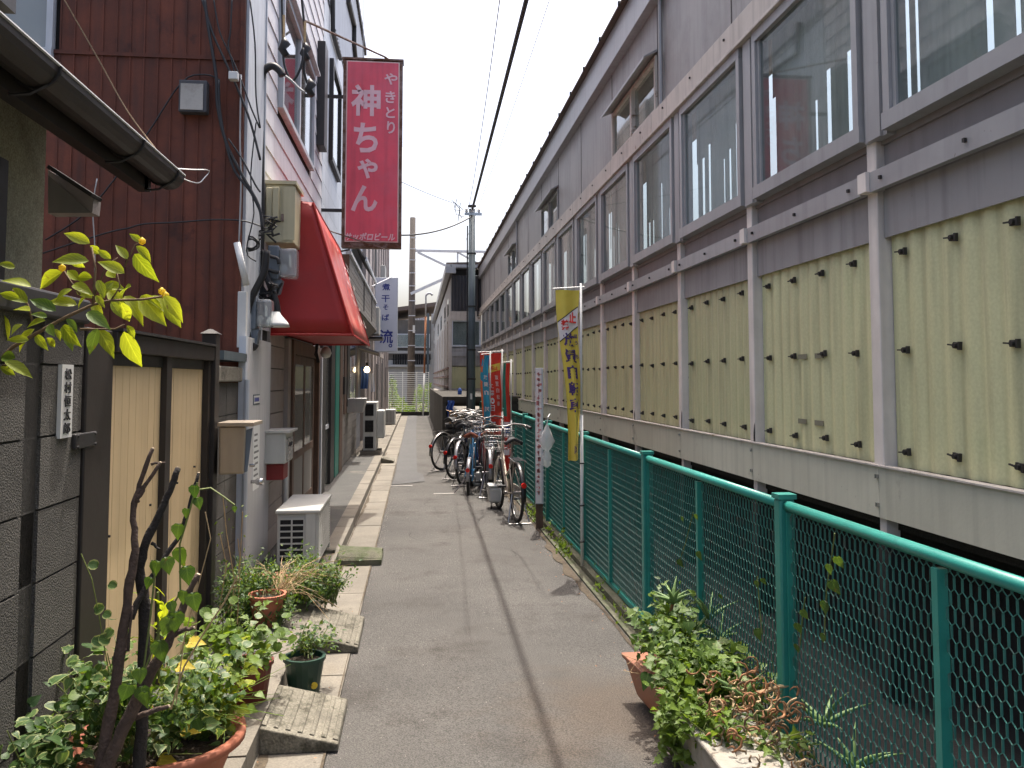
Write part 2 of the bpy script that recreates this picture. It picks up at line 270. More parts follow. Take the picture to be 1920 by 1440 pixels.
# ------------------------------------------------------------ object helpers
ORG = {}
def thing(name, label, cat, loc, group=None):
    o = bpy.data.objects.new(name, None); COL.objects.link(o); o.location = loc; o.empty_display_size = .2
    o['label'] = label; o['category'] = cat
    if group: o['group'] = group
    ORG[o] = Vector(loc); return o
def tag(o, label=None, cat=None, group=None, kind=None):
    if label: o['label'] = label
    if cat: o['category'] = cat
    if group: o['group'] = group
    if kind: o['kind'] = kind
    return o
class MB:
    def __init__(s): s.v = []; s.f = []; s.uv = None
    def add(s, vs, fs):
        n = len(s.v); s.v += [tuple(v) for v in vs]; s.f += [tuple(i+n for i in f) for f in fs]; return s
    def box(s, x0, x1, y0, y1, z0, z1):
        return s.add([(x0,y0,z0),(x1,y0,z0),(x1,y1,z0),(x0,y1,z0),(x0,y0,z1),(x1,y0,z1),(x1,y1,z1),(x0,y1,z1)],
                     [(3,2,1,0),(4,5,6,7),(0,1,5,4),(1,2,6,5),(2,3,7,6),(3,0,4,7)])
    def hexa(s, p):    # eight corners, same order as box
        return s.add(p, [(3,2,1,0),(4,5,6,7),(0,1,5,4),(1,2,6,5),(2,3,7,6),(3,0,4,7)])
    def bar(s, a, b, w, h=None, up=(0,0,1), cap=True):
        a = Vector(a); b = Vector(b); h = w if h is None else h; d = (b-a).normalized(); up = Vector(up)
        if abs(d.dot(up)) > .98: up = Vector((0,1,0))
        sx = d.cross(up).normalized()*w/2; sz = sx.cross(d).normalized()*h/2
        vs = [a-sx-sz, a+sx-sz, a+sx+sz, a-sx+sz, b-sx-sz, b+sx-sz, b+sx+sz, b-sx+sz]
        fs = [(0,1,5,4),(1,2,6,5),(2,3,7,6),(3,0,4,7)]
        if cap: fs += [(3,2,1,0),(4,5,6,7)]
        return s.add(vs, fs)
    def tube(s, pts, r, n=8, cap=True):
        pts = [Vector(p) for p in pts]; rs = r if isinstance(r, (list, tuple)) else [r]*len(pts)
        base = len(s.v); prev = None
        for i, p in enumerate(pts):
            d = (pts[min(i+1, len(pts)-1)]-pts[max(i-1, 0)])
            d = d.normalized() if d.length > 1e-9 else Vector((0,0,1))
            if prev is None: u = d.orthogonal().normalized()
            else:
                u = prev-d*prev.dot(d); u = u.normalized() if u.length > 1e-6 else d.orthogonal().normalized()
            prev = u; v = d.cross(u)
            for k in range(n):
                a = 2*math.pi*k/n; s.v.append(tuple(p+(u*math.cos(a)+v*math.sin(a))*rs[i]))
        for i in range(len(pts)-1):
            for k in range(n):
                s.f.append((base+i*n+k, base+i*n+(k+1)%n, base+(i+1)*n+(k+1)%n, base+(i+1)*n+k))
        if cap: s.f.append(tuple(base+k for k in reversed(range(n)))); s.f.append(tuple(base+(len(pts)-1)*n+k for k in range(n)))
        return s
    def lathe(s, c, prof, n=16, sx=1, sy=1):   # prof: (radius, z)
        base = len(s.v); c = Vector(c)
        for r, z in prof:
            for k in range(n):
                a = 2*math.pi*k/n; s.v.append((c.x+r*sx*math.cos(a), c.y+r*sy*math.sin(a), c.z+z))
        for i in range(len(prof)-1):
            for k in range(n): s.f.append((base+i*n+k, base+i*n+(k+1)%n, base+(i+1)*n+(k+1)%n, base+(i+1)*n+k))
        return s
    def grid(s, fn, nu, nv):
        base = len(s.v)
        for j in range(nv+1):
            for i in range(nu+1): s.v.append(tuple(fn(i/nu, j/nv)))
        for j in range(nv):
            for i in range(nu): a = base+j*(nu+1)+i; s.f.append((a, a+1, a+nu+2, a+nu+1))
        return s
    def mesh(s, name, m, off=Vector((0,0,0)), smooth=False):
        me = bpy.data.meshes.new(name); me.from_pydata([(x-off.x, y-off.y, z-off.z) for x, y, z in s.v], [], s.f)
        if s.uv is not None:
            ul = me.uv_layers.new(name='UVMap'); 
            for l in me.loops: ul.data[l.index].uv = s.uv[l.vertex_index]
        if smooth: me.polygons.foreach_set('use_smooth', [True]*len(me.polygons))
        me.materials.append(MATS[m]); me.update(); return me
    def build(s, name, m, parent=None, smooth=False, bevel=0, solid=0, kind=None, label=None):
        off = ORG.get(parent, Vector((0,0,0))) if parent is not None else Vector((0,0,0))
        if parent is None and s.v:     # a thing that is one mesh: its origin at its base
            xs, ys, zs = zip(*s.v); off = Vector(((min(xs)+max(xs))/2, (min(ys)+max(ys))/2, min(zs)))
        me = s.mesh(name, m, off, smooth); o = bpy.data.objects.new(name, me); COL.objects.link(o)
        if parent is None: o.location = off
        else: o.parent = parent
        ORG[o] = off
        if solid: q = o.modifiers.new('t', 'SOLIDIFY'); q.thickness = solid; q.offset = 0
        if bevel: q = o.modifiers.new('b', 'BEVEL'); q.width = bevel; q.segments = 2; q.limit_method = 'ANGLE'; q.harden_normals = False
        if kind: o['kind'] = kind
        if label: o['label'] = label
        return o
CUBES = {}
def piece(name, m, parent, x0, x1, y0, y1, z0, z1, rot=None):
    if m not in CUBES: CUBES[m] = MB().box(-.5, .5, -.5, .5, -.5, .5).mesh('piece_'+m, m)
    o = bpy.data.objects.new(name, CUBES[m]); COL.objects.link(o)
    off = ORG.get(parent, Vector((0,0,0)))
    o.location = Vector(((x0+x1)/2, (y0+y1)/2, (z0+z1)/2))-off; o.scale = (x1-x0, y1-y0, z1-z0)
    if rot: o.rotation_euler = rot
    if parent is not None: o.parent = parent
    ORG[o] = Vector(((x0+x1)/2, (y0+y1)/2, (z0+z1)/2)); return o
def inst(name, me, parent, loc, rot=(0,0,0), sc=1):
    o = bpy.data.objects.new(name, me); COL.objects.link(o)
    o.location = Vector(loc)-ORG.get(parent, Vector((0,0,0))); o.rotation_euler = rot
    o.scale = (sc, sc, sc) if not isinstance(sc, (tuple, list)) else sc
    if parent is not None: o.parent = parent
    return o
def struct(o): o['kind'] = 'structure'; return o
def copy_tree(o, parent=None):
    c = o.copy(); COL.objects.link(c); c.parent = parent
    for ch in list(o.children): copy_tree(ch, c)
    return c
TXT = bpy.data.curves.new('t', 'FONT'); TXO = bpy.data.objects.new('t', TXT); COL.objects.link(TXO)
def text_mesh(s, size, m, bold=0., shear=0., ext=.0015):
    TXT.body = s; TXT.size = size; TXT.offset = bold; TXT.shear = shear; TXT.extrude = ext; TXT.resolution_u = 3
    TXT.align_x = 'CENTER'; TXT.align_y = 'CENTER'
    bpy.context.view_layer.update()
    me = bpy.data.meshes.new_from_object(TXO.evaluated_get(bpy.context.evaluated_depsgraph_get())); me.materials.clear(); me.materials.append(MATS[m]); me.name = 'lettering'
    return me
def fit_text(s, w, h, m, parent, loc, rot, bold=0., shear=0., name='lettering', map_fn=None):
    """one string scaled to exactly w x h metres, centred on loc (text plane X right, Y up before rot)"""
    me = text_mesh(s, 1, m, bold, shear, .001); xs = [v.co.x for v in me.vertices]; ys = [v.co.y for v in me.vertices]
    cx = (min(xs)+max(xs))/2; cy = (min(ys)+max(ys))/2; kx = w/max(1e-4, max(xs)-min(xs)); ky = h/max(1e-4, max(ys)-min(ys))
    for v in me.vertices: v.co.x = (v.co.x-cx)*kx; v.co.y = (v.co.y-cy)*ky; v.co.z *= 1.5
    if map_fn:
        for v in me.vertices: v.co = map_fn(v.co)
        o = bpy.data.objects.new(name, me); COL.objects.link(o); o.location = -ORG.get(parent, Vector((0,0,0))) ; o.parent = parent; return o
    return inst(name, me, parent, loc, rot)
FACE = (math.pi/2, 0, 0)        # lettering that faces back down the alley
# ------------------------------------------------------------ leaves
def leaf_shape(kind):
    """outline of half a leaf: list of (along, half width)"""
    return {'oval': [(0, 0), (.1, .12), (.3, .215), (.5, .225), (.7, .16), (.86, .07), (1, 0)],
            'long': [(0, 0), (.2, .09), (.5, .12), (.8, .07), (1, 0)],
            'heart': [(0, 0), (-.12, .22), (.08, .43), (.35, .42), (.68, .2), (1, 0)],
            'ivy': [(0, 0), (-.1, .25), (.12, .5), (.3, .3), (.5, .38), (.6, .17), (1, 0)],
            'small': [(0, 0), (.4, .27), (1, 0)],
            'round': [(0, 0), (-.08, .25), (.15, .5), (.5, .55), (.85, .35), (.95, 0)]}[kind]
def leaf_geo(kind, fold=.25, droop=.35):
    sh = leaf_shape(kind); vs = []; fs = []; uv = []
    for t, hw in sh:
        z = -droop*t*t*1.0
        vs += [(0, t, z), (hw, t, z+hw*fold-.12*hw*hw), (-hw, t, z+hw*fold-.12*hw*hw)]; uv += [(0, t), (1, t), (1, t)]
    for i in range(len(sh)-1):
        a = i*3; b = a+3
        fs += [(a, a+1, b+1, b), (a, b, b+2, a+2)]
    fs = [tuple(dict.fromkeys(f)) for f in fs]
    return vs, fs, uv
LG = {}
def add_leaf(mb, kind, pos, d, up, size, droop=.35, fold=.25):
    key = (kind, round(droop, 1), fold)
    if key not in LG: LG[key] = leaf_geo(kind, fold, droop)
    vs, fs, uv = LG[key]; d = Vector(d).normalized(); up = Vector(up); x = d.cross(up)
    if x.length < 1e-3: x = d.orthogonal()
    x.normalize(); z = x.cross(d); pos = Vector(pos); n = len(mb.v)
    if mb.uv is None: mb.uv = []
    for v in vs: mb.v.append(tuple(pos+(x*v[0]+d*v[1]+z*v[2])*size))
    mb.uv += uv; mb.f += [tuple(i+n for i in f) for f in fs]
LM = {}
def leaf_obj(kind, m, parent, pos, d, up, size, droop=.35, fold=.25):
    key = (kind, m, round(droop, 1), fold)
    if key not in LM:
        q = MB(); q.uv = []; q.v, q.f, q.uv = [list(a) for a in leaf_geo(kind, fold, round(droop, 1))]; LM[key] = q.mesh('leaf_'+kind, m, smooth=True)
    d = Vector(d).normalized(); x = d.cross(Vector(up)); x = x.normalized() if x.length > 1e-3 else d.orthogonal().normalized(); z = x.cross(d)
    R3 = Matrix((x, d, z)).transposed()
    return inst('leaf', LM[key], parent, pos, R3.to_euler(), size)
def rv(a=1): return Vector((random.uniform(-a, a), random.uniform(-a, a), random.uniform(-a, a)))
# ============================================================ GROUND
struct(MB().box(-60, 60, -8, 160, -.5, -.02).build('ground', 'gravel_ground'))
rd = MB(); xs = [-.37, -.1, .3, .8, 1.2, 1.36]
rd.grid(lambda u, v: (-.37+u*1.75, -3+v*42.3, .012*math.sin(3.1*u+v*40)*math.sin(v*23)*(1 if .05 < u < .95 else 0)*.4), 12, 120)
rd.add([(-.37, -3, -.3), (1.38, -3, -.3), (1.38, 39.3, -.3), (-.37, 39.3, -.3)], [(0, 1, 2, 3)])
struct(rd.build('road', 'asphalt'))
pt = MB(); P = [(-.365, 13.2), (.14, 13.6), (.12, 14.6), (.02, 15), (.0, 24), (.02, 39.2)]; Q = [(-.365, 13.2), (-.34, 14), (-.34, 15.6), (-.365, 16.6), (-.36, 24), (-.36, 39.2)]
for i in range(len(P)-1): pt.add([(Q[i][0], Q[i][1], .008), (P[i][0], P[i][1], .008), (P[i+1][0], P[i+1][1], .008), (Q[i+1][0], Q[i+1][1], .008)], [(0, 1, 2, 3)])
struct(pt.build('road_patch', 'asphalt_dark'))
lines = MB()
for x0, x1, y in [(.26, .62, 15.2), (.25, .55, 12.1), (-.37, -.05, 13.05)]: lines.box(x0, x1, y, y+.05, .004, .0085)
struct(lines.build('painted_mark', 'stain_white'))
gut = bpy.data.objects.new('gutter', None); COL.objects.link(gut); struct(gut); ORG[gut] = Vector((0, 0, 0))
y = -1.2
while y < 38.8:
    piece('gutter_slab', 'concrete', gut, -.662, -.374, y, y+.594, -.2, .003+random.uniform(-.002, .003))
    piece('kerb_stone', 'concrete', gut, -.81, -.665, y, y+.594, -.2, .10+random.uniform(-.003, .004))
    y += .6
struct(MB().box(-1.62, -.813, -2, 5.6, -.2, .095).box(-1.62, -.813, 5.602, 17.2, -.2, .092).build('walkway', 'walk_grey'))
struct(MB().box(-1.62, -.813, 17.203, 39, -.2, .094).build('walkway', 'concrete'))
for a, b in [(-1, 2.2), (2.21, 4.9), (4.91, 7.3), (7.31, 9.6), (9.61, 12), (12.01, 15), (15.01, 19.1)]:
    struct(MB().box(1.385, 1.50, a, b, -.2, .06).build('fence_kerb', 'moss_concrete'))
struct(MB().box(1.32, 1.382, 2.2, 19, -.2, .018).build('kerb_edge', 'moss_concrete'))
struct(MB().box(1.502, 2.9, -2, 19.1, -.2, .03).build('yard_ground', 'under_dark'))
dg = MB()
for (xa, zz, wmin, wmax) in ((-.655, .0065, .012, .05), (-.385, .0066, .008, .03), (1.30, .0068, .03, .10)):
    n_ = 260; yy_ = [2.6+i*.13 for i in range(n_)]; ws_ = [random.uniform(wmin, wmax)*(.6+.4*math.sin(i*.21)) for i in range(n_)]
    sg = 1 if xa < 0 else -1
    for i in range(n_-1):
        if yy_[i+1] > 19: break
        dg.add([(xa, yy_[i], zz+(.012 if xa > 1 else 0)), (xa+sg*ws_[i], yy_[i], zz), (xa+sg*ws_[i+1], yy_[i+1], zz), (xa, yy_[i+1], zz+(.012 if xa > 1 else 0))], [(0, 1, 2, 3)])
tag(dg.build('gutter_dirt', 'soil_thin', kind='stuff'), 'thin line of brown dirt collected along the kerb and lane edges', 'dirt')
ck = MB()
for (x, y, a, n_) in ((.9, 7.8, 1.6, 30), (-.2, 8.5, .8, 26), (.2, 10.6, 1.4, 24)):
    px_, py_ = x, y
    for i in range(n_):
        a += random.gauss(0, .18); qx, qy = px_+math.cos(a)*.06, py_+math.sin(a)*.06; w__ = random.uniform(.0012, .003)
        if -.33 < qx < 1.27: ck.add([(px_-w__, py_, .0062), (px_+w__, py_, .0062), (qx+w__, qy, .0062), (qx-w__, qy, .0062)], [(0, 1, 2, 3)])
        px_, py_ = qx, qy
tag(ck.build('road_cracks', 'under_dark', kind='stuff'), 'fine dark hairline cracks wandering over the asphalt lane', 'cracks')
# gravel and litter grains at the road edges
gr = MB()
for _ in range(1700):
    side = random.random()
    if side < .6: x = 1.31-abs(random.gauss(0, .06))
    elif side < .8: x = -.365+abs(random.gauss(0, .04))
    else: x = random.uniform(-.35, 1.3)
    yy = random.uniform(2.5, 12); s = random.uniform(.0015, .0042); z = .002
    gr.add([(x-s, yy, z), (x, yy-s, z), (x+s, yy, z), (x, yy+s, z), (x, yy, z+s*1.3)], [(0, 1, 4), (1, 2, 4), (2, 3, 4), (3, 0, 4)])
tag(gr.build('gravel', 'stone_tile', kind='stuff'), 'loose pale grit scattered over the asphalt lane', 'gravel')

# ============================================================ LONG GREY SHED ON THE RIGHT
XB = 2.35; Y0 = .80; NB = 19; PT = 1.61; YE = 31.0
shed = thing('trackside_shed', 'long lavender grey two storey shed with yellow corrugated lower wall behind the green fence', 'building', (3.2, 12, 0))
# carcass
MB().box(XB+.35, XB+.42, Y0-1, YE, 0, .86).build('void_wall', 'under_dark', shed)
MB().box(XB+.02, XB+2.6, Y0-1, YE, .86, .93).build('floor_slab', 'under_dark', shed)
MB().box(XB+.06, XB+.1, Y0-1, YE, .93, 2.86).build('inner_wall', 'lavender_dark', shed)
for k in range(-1, NB+1):
    yp = .84+PT*k
    if yp > YE: break
    # post: box section with a folded lip
    p = MB().box(XB-.055, XB+.045, yp-.045, yp+.045, 1.165, 2.865)
    p.build('post', 'beige_post', shed, bevel=.006)
    piece('post_foot', 'beige_post', shed, XB-.04, XB+.03, yp-.03, yp+.03, .80, .925); piece('shaded_foot', 'under_dark', shed, XB-.05, XB+.05, yp-.05, yp+.05, .0, .799)  # lower post length in near-black, its shade below the shed painted in
    piece('clip', 'beige_post', shed, XB-.11, XB-.057, yp-.04, yp+.04, 2.545, 2.645)
    y1, y2 = yp+.05, yp+PT-.05
    if y2 > YE: y2 = YE
    # corrugated yellow panel of real ripples
    g = MB(); n = int((y2-y1)/.0165)
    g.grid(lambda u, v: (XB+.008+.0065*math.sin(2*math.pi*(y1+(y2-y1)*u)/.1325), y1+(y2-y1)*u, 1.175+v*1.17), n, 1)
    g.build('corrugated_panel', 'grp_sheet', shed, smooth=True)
    piece('flashing_sheet', 'lavender_sheet', shed, XB-.022, XB-.012, y1, y2, 2.31, 2.545)
    piece('upper_sheet', 'lavender_dark', shed, XB-.012, XB-.002, y1, y2, 2.54, 2.86)
    piece('cover_strip', 'lavender_dark', shed, XB-.026, XB-.013, y1, y2, 2.78, 2.85)
    piece('rail', 'alu_frame', shed, XB-.092, XB-.056, yp+.045, yp+PT-.045, 2.54, 2.64)
    for q in (.07, .5, .93):
        if yp < 12: MB().lathe((0, 0, 0), [(.001, .012), (.011, .01), (.013, 0)], 6).build('bolt', 'hook_black', shed) if False else piece('bolt', 'hook_black', shed, XB-.106, XB-.093, y1+(y2-y1)*q-.008, y1+(y2-y1)*q+.008, 2.583, 2.6)
    piece('lower_band', 'lower_band', shed, XB-.062, XB-.035, yp-.004, yp+PT-.007, .918, 1.168)
    piece('drip_lip', 'band_white', shed, XB-.075, XB-.02, yp-.004, yp+PT-.007, 1.169, 1.177)
    for zz in (.98, 1.12): piece('bolt', 'steel', shed, XB-.075, XB-.063, yp-.01, yp+.01, zz-.01, zz+.01)
    # hooks that hold the ripple sheets: base plate, washer and bolt end in one piece
hk = MB(); hk.box(-.014, 0, -.028, .028, -.017, .017); hk.tube([(-.014, 0, 0), (-.03, 0, 0)], .014, 8); hk.bar((-.026, 0, 0), (-.026, .052, .002), .010, .008); hk.box(-.02, 0, -.034, -.02, -.022, .022)
hkm = hk.mesh('hook', 'hook_black')
for k in range(0, NB):
    yp = .84+PT*k
    for zz in (2.22, 1.745, 1.26):
        for q in (.175, .41, .65, .89) if k < 13 else (.3, .75):
            yy = yp+PT*q
            if yy > 2.2 and yy < YE: inst('hook', hkm, shed, (XB, yy+random.uniform(-.015, .015), zz+random.uniform(-.008, .008)), (random.uniform(-.15, .15), 0, 0), .82)
# rust patches at post feet
rb = MB()
for k, s in ((3, 1), (4, 1.2), (5, .8), (6, 1)):
    yp = .84+PT*k; z0 = 1.18
    pts = [(XB-.058, yp-.046, z0), (XB-.058, yp-.02*s, z0), (XB-.058, yp-.022*s, z0+.06), (XB-.058, yp-.034, z0+.11*s), (XB-.058, yp-.046, z0+.13*s)]
    rb.add(pts, [tuple(range(5))])
rb.build('rust_hole', 'void', shed)
tp = MB()
for yy, zz in ((5.0, 1.74), (4.78, 1.74), (5.02, 1.345), (4.8, 1.345)): tp.box(XB-.003, XB+.001, yy-.055, yy+.055, zz-.014, zz+.016)
tp.build('tape_residue', 'tape_grey', shed)
# bay windows that stand proud
XW = XB-.10
for k in range(0, NB):
    yp = .84+PT*k
    if yp+PT > YE+.3: break
    a, b = yp+.035, yp+PT-.20
    fr = thing_part = MB()
    fr.box(XW, XB-.002, a, a+.055, 2.90, 3.88).box(XW, XB-.002, b-.055, b, 2.90, 3.88)
    fr.box(XW-.004, XB-.002, a-.012, b+.012, 2.815, 2.898).box(XW, XB-.002, a, b, 3.882, 3.95)
    fr.box(XW+.018, XW+.05, a+.057, a+.085, 2.9, 3.88).box(XW+.018, XW+.05, b-.085, b-.057, 2.9, 3.88)
    f = fr.build('window', 'alu_frame', shed)
    piece('pane', 'window_glass', f, XW+.03, XW+.036, a+.086, b-.086, 2.9, 3.88)
    piece('cover_strip', 'alu_frame', shed, XW+.025, XB-.001, b+.013, yp+PT+.018, 2.80, 3.95)
    piece('cover_strip', 'alu_frame', shed, XW+.010, XW+.024, b+.05, yp+PT-.02, 2.80, 3.95)
    # boards behind the glass, with slits through which the far sky shows
    yy = a+.05
    lv = [.5, .5, .14, .3, .1][k % 5] if k < 7 else .25
    while yy < b-.03:
        wv = random.uniform(.07, .13); top = 3.95; gap = random.uniform(.02, .065) if random.random() < {1: .22, 2: .3, 3: .7, 4: .7, 6: .5, 8: .5}.get(k, .12) else .002
        piece('slat_board', 'interior_board', shed, XB+.05, XB+.054, yy, min(b, yy+wv), 2.86, top)
        if gap > .01: piece('slat_board', 'interior_board', shed, XB+.0505, XB+.0535, yy+wv, yy+wv+gap, 3.35+random.uniform(-.15, .3), 3.95)
        yy += wv+gap
# white band with drip edge
for a in range(0, 32, 4):
    b = min(a+4, YE)
    if b > a:
        MB().box(XB-.085, XB-.02, a+.003-.0, b-.003, 3.955, 4.195).box(XB-.125, XB-.02, a+.003, b-.003, 3.952, 3.975).build('band_board', 'band_white', shed, bevel=.004)
        for q in range(5): piece('bolt', 'hook_black', shed, XB-.097, XB-.086, a+.4+q*.8, a+.416+q*.8, 4.12, 4.136)
# upper sheets
yy = .15; uw = [(7.85, 9.80), (13.85, 15.75), (19.6, 21.5), (25.1, 26.9)]
k = 0
while yy < YE:
    y2 = min(yy+1.95, YE)
    hit = [u for u in uw if abs(u[0]-yy) < .3]
    z0 = 4.78 if hit else 4.197
    piece('wall_sheet', 'lavender_sheet', shed, XB-.03, XB-.02, yy+.005, y2-.006, z0, 5.52)
    if y2 < YE: piece('joint_strip', 'dark_metal', shed, XB-.034, XB-.025, y2-.005, y2+.005, 4.197, 5.5)
    if hit:
        u0, u1 = yy+.03, y2-.03
        f = MB().box(XB-.05, XB+.02, u0, u1, 4.20, 4.25).box(XB-.05, XB+.02, u0, u1, 4.735, 4.778).box(XB-.05, XB+.02, u0, u0+.05, 4.25, 4.735).box(XB-.05, XB+.02, u1-.05, u1, 4.25, 4.735).box(XB-.055, XB+.015, (u0+u1)/2-.035, (u0+u1)/2+.035, 4.25, 4.735).build('sliding_window', 'band_white' if yy < 12 else 'alu_frame', shed)
        piece('pane', 'window_glass', f, XB-.012, XB-.006, u0+.051, (u0+u1)/2-.036, 4.251, 4.734)
        piece('pane', 'window_glass', f, XB-.022, XB-.016, (u0+u1)/2+.036, u1-.051, 4.251, 4.734)
        piece('back_board', 'interior_board', shed, XB+.1, XB+.12, u0, u1, 4.2, 4.6)
        h = MB().hexa([(XB-.17, u0-.03, 4.74), (XB-.03, u0-.03, 4.80), (XB-.03, u1+.03, 4.80), (XB-.17, u1+.03, 4.74), (XB-.17, u0-.03, 4.752), (XB-.03, u0-.03, 4.83), (XB-.03, u1+.03, 4.83), (XB-.17, u1+.03, 4.752)])
        h.box(XB-.175, XB-.171, u0-.03, u1+.03, 4.725, 4.752); h.build('window_hood', 'alu_frame', shed)
    yy = y2; k += 1
MB().box(XB+.02, XB+.04, Y0-1, YE, 4.80, 5.5).build('wall_lining', 'lavender_dark', shed)
# eaves
MB().box(XB-.13, XB-.02, Y0-1, YE+.1, 5.27, 5.64).build('fascia', 'alu_frame', shed)
rf = MB().hexa([(XB-.2, Y0-1, 5.645), (XB+2.6, Y0-1, 5.9), (XB+2.6, YE+.1, 5.9), (XB-.2, YE+.1, 5.645), (XB-.2, Y0-1, 5.665), (XB+2.6, Y0-1, 5.92), (XB+2.6, YE+.1, 5.92), (XB-.2, YE+.1, 5.665)])
rf.build('roof', 'roof_metal', shed)
yy = 1
while yy < YE: piece('roof_clip', 'dark_metal', shed, XB-.215, XB-.19, yy, yy+.03, 5.64, 5.685); yy += .975
MB().box(XB+2.55, XB+2.6, Y0-1, YE, .93, 2.2).build('rear_wall', 'lavender_dark', shed)
for yy in (7.75, 19.5): MB().tube([(XB-.06, yy, 5.3), (XB-.06, yy, 4.2)], .022, 8).build('rain_pipe', 'alu_frame', shed)

# ============================================================ GREEN MESH FENCE
XF = 1.45; PF = 2.03; yf0 = 3.275
fence = thing('mesh_fence', 'turquoise green metal fence of hexagon mesh panels along the right side of the lane', 'fence', (XF, 10, 0))
def hexmesh(L, H, px, pz, wv, dv, wd, dd):
    m = MB(); nx = int(L/(px/2)); nz = int(H/pz); dz = pz*.30
    for j in range(nz+1):
        zb = j*pz
        for i in range(nx):
            up = (i+j) % 2 == 0
            za, zc = (zb, zb+dz) if up else (zb+dz, zb)
            a = (0, i*px/2, za); b = (0, (i+1)*px/2, zc)
            if max(za, zc) > H: continue
            m.bar(a, b, dd, wd, up=(0, 0, 1), cap=False)
        for i in range(nx+1):
            if (i+j) % 2 == 1:   # peak: a vertical strand rises to the next row's valley
                z0 = zb+dz; z1 = min(H, zb+pz)
                if z1 > z0 and z0 < H: m.bar((0, i*px/2, z0), (0, i*px/2, z1), dv, wv, up=(0, 1, 0), cap=False)
    return m
hmN = hexmesh(PF/2-.06, 1.0, .035, .0446, .0022, .0065, .0019, .003).mesh('hexagon_mesh', 'mesh_green')
hmF = hexmesh(PF/2-.06, 1.0, .05, .060, .003, .011, .003, .004).mesh('hexagon_mesh_far', 'mesh_green')
for k in range(-1, 8):
    ya = yf0+PF*k; yb = ya+PF; ym = (ya+yb)/2
    pst = MB().box(XF-.032, XF+.032, ya-.03, ya+.03, .02, 1.13).build('post', 'fence_green', fence, bevel=.008)
    piece('post_cap', 'fence_green', fence, XF-.037, XF+.037, ya-.035, ya+.035, 1.131, 1.15)
    MB().tube([(XF, ya+.032, 1.106), (XF, yb-.032, 1.106)], .020, 12).build('top_rail', 'fence_green', fence, smooth=True)
    piece('bottom_rail', 'fence_green', fence, XF-.012, XF+.012, ya+.032, yb-.032, .07, .1)
    piece('stiffener', 'fence_green', fence, XF-.02, XF+.012, ym-.014, ym+.014, .1, 1.078)
    piece('panel_frame', 'fence_green', fence, XF-.010, XF+.010, ya+.034, ya+.046, .1, 1.08)
    piece('panel_frame', 'fence_green', fence, XF-.010, XF+.010, yb-.046, yb-.034, .1, 1.08)
    for s in (ya+.045, ym+.012):
        o = inst('mesh_panel', hmN if k < 3 else hmF, fence, (XF, s, .085)); o['kind'] = 'stuff'
MB().box(XF-.032, XF+.032, yf0+PF*8-.18, yf0+PF*8-.12, .02, 1.13).build('post', 'fence_green', fence)
# ============================================================ RETAINING BLOCK, END BUILDING, BACKGROUND
rw = thing('retaining_wall', 'dark stained concrete retaining block behind the parked bicycles', 'wall', (1.2, 24, 0))
MB().box(.58, .66, 19.2, 38, -.1, 1.22).box(.662, 2.3, 19.9, 20.0, 0, .9).box(.665, 2.34, 19.2, 19.5, 1.08, 1.221).box(.662, 2.34, 19.502, 31, 1.0, 1.219).build('concrete', 'retaining', rw)
for yy in (20.4, 21.6, 22.8, 24, 25.5, 27): piece('form_joint', 'under_dark', rw, .574, .579, yy, yy+.012, 0, 1.2)
MB().box(1.9, 2.34, 19.2, 19.9, 0, 1.07).build('side_wall', 'retaining', rw)

eb = thing('end_building', 'small grey building with dark corrugated upper wall standing on the retaining block', 'building', (1.8, 34, 0))
YF = 31; xl = 1.22
def fz(py): return W(870, py, Y=YF).z
def fx(px, y=YF): return W(px, 650, Y=y).x
MB().box(xl, 2.34, YF+.1, 60, 1.2, 5.3).build('body', 'shed_wall', eb)
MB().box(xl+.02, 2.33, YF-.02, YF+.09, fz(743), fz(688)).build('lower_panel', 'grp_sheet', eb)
MB().box(xl+.02, 2.33, YF-.025, YF-.021, fz(742), fz(728)).build('stain_strip', 'stain_white', eb)
MB().box(xl+.02, 2.33, YF-.03, YF+.09, fz(686), fz(652)).build('mid_panel', 'lavender_sheet', eb)
MB().box(xl+.02, 2.33, YF-.06, YF-.031, fz(668), fz(660)).build('mid_rail', 'alu_frame', eb)
wf = MB()
wx0, wx1 = fx(845), 2.32; z0, z1 = fz(650), fz(603)
wf.box(wx0, wx1, YF-.05, YF+.08, z1, z1+.09).box(wx0, wx1, YF-.05, YF+.08, z0, z0+.06).box(wx0, wx0+.08, YF-.05, YF+.08, z0+.06, z1).box(wx0+.72, wx0+.78, YF-.045, YF+.07, z0+.06, z1).box(wx1-.06, wx1, YF-.05, YF+.08, z0+.06, z1)
wo = wf.build('window', 'light_trim', eb)
piece('pane', 'window_glass', wo, wx0+.08, wx0+.72, YF+.01, YF+.02, z0+.06, z1); piece('pane', 'window_glass', wo, wx0+.78, wx1-.06, YF+.01, YF+.02, z0+.06, z1)
for i in range(6): piece('blind_slat', 'shed_wall', wo, wx0+.12+i*.17, wx0+.20+i*.17, YF+.05, YF+.06, z0+.06, z1)
MB().box(xl-.03, 2.33, YF-.08, YF+.09, fz(601), fz(584)).build('ledge', 'band_white', eb)
g = MB(); g.grid(lambda u, v: (xl+.03+u*1.10, YF-.04+.02*math.sin(u*1.1/.076*2*math.pi/1.6), fz(583)+v*(fz(517)-fz(583))), 90, 1)
g.build('corrugated_wall', 'corr_dark', eb, smooth=True)
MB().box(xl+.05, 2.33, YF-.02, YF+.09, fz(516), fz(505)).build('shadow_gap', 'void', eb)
MB().box(xl+.0, 2.33, YF-.35, YF+.09, fz(504), fz(498)).build('roof_edge', 'alu_frame', eb)
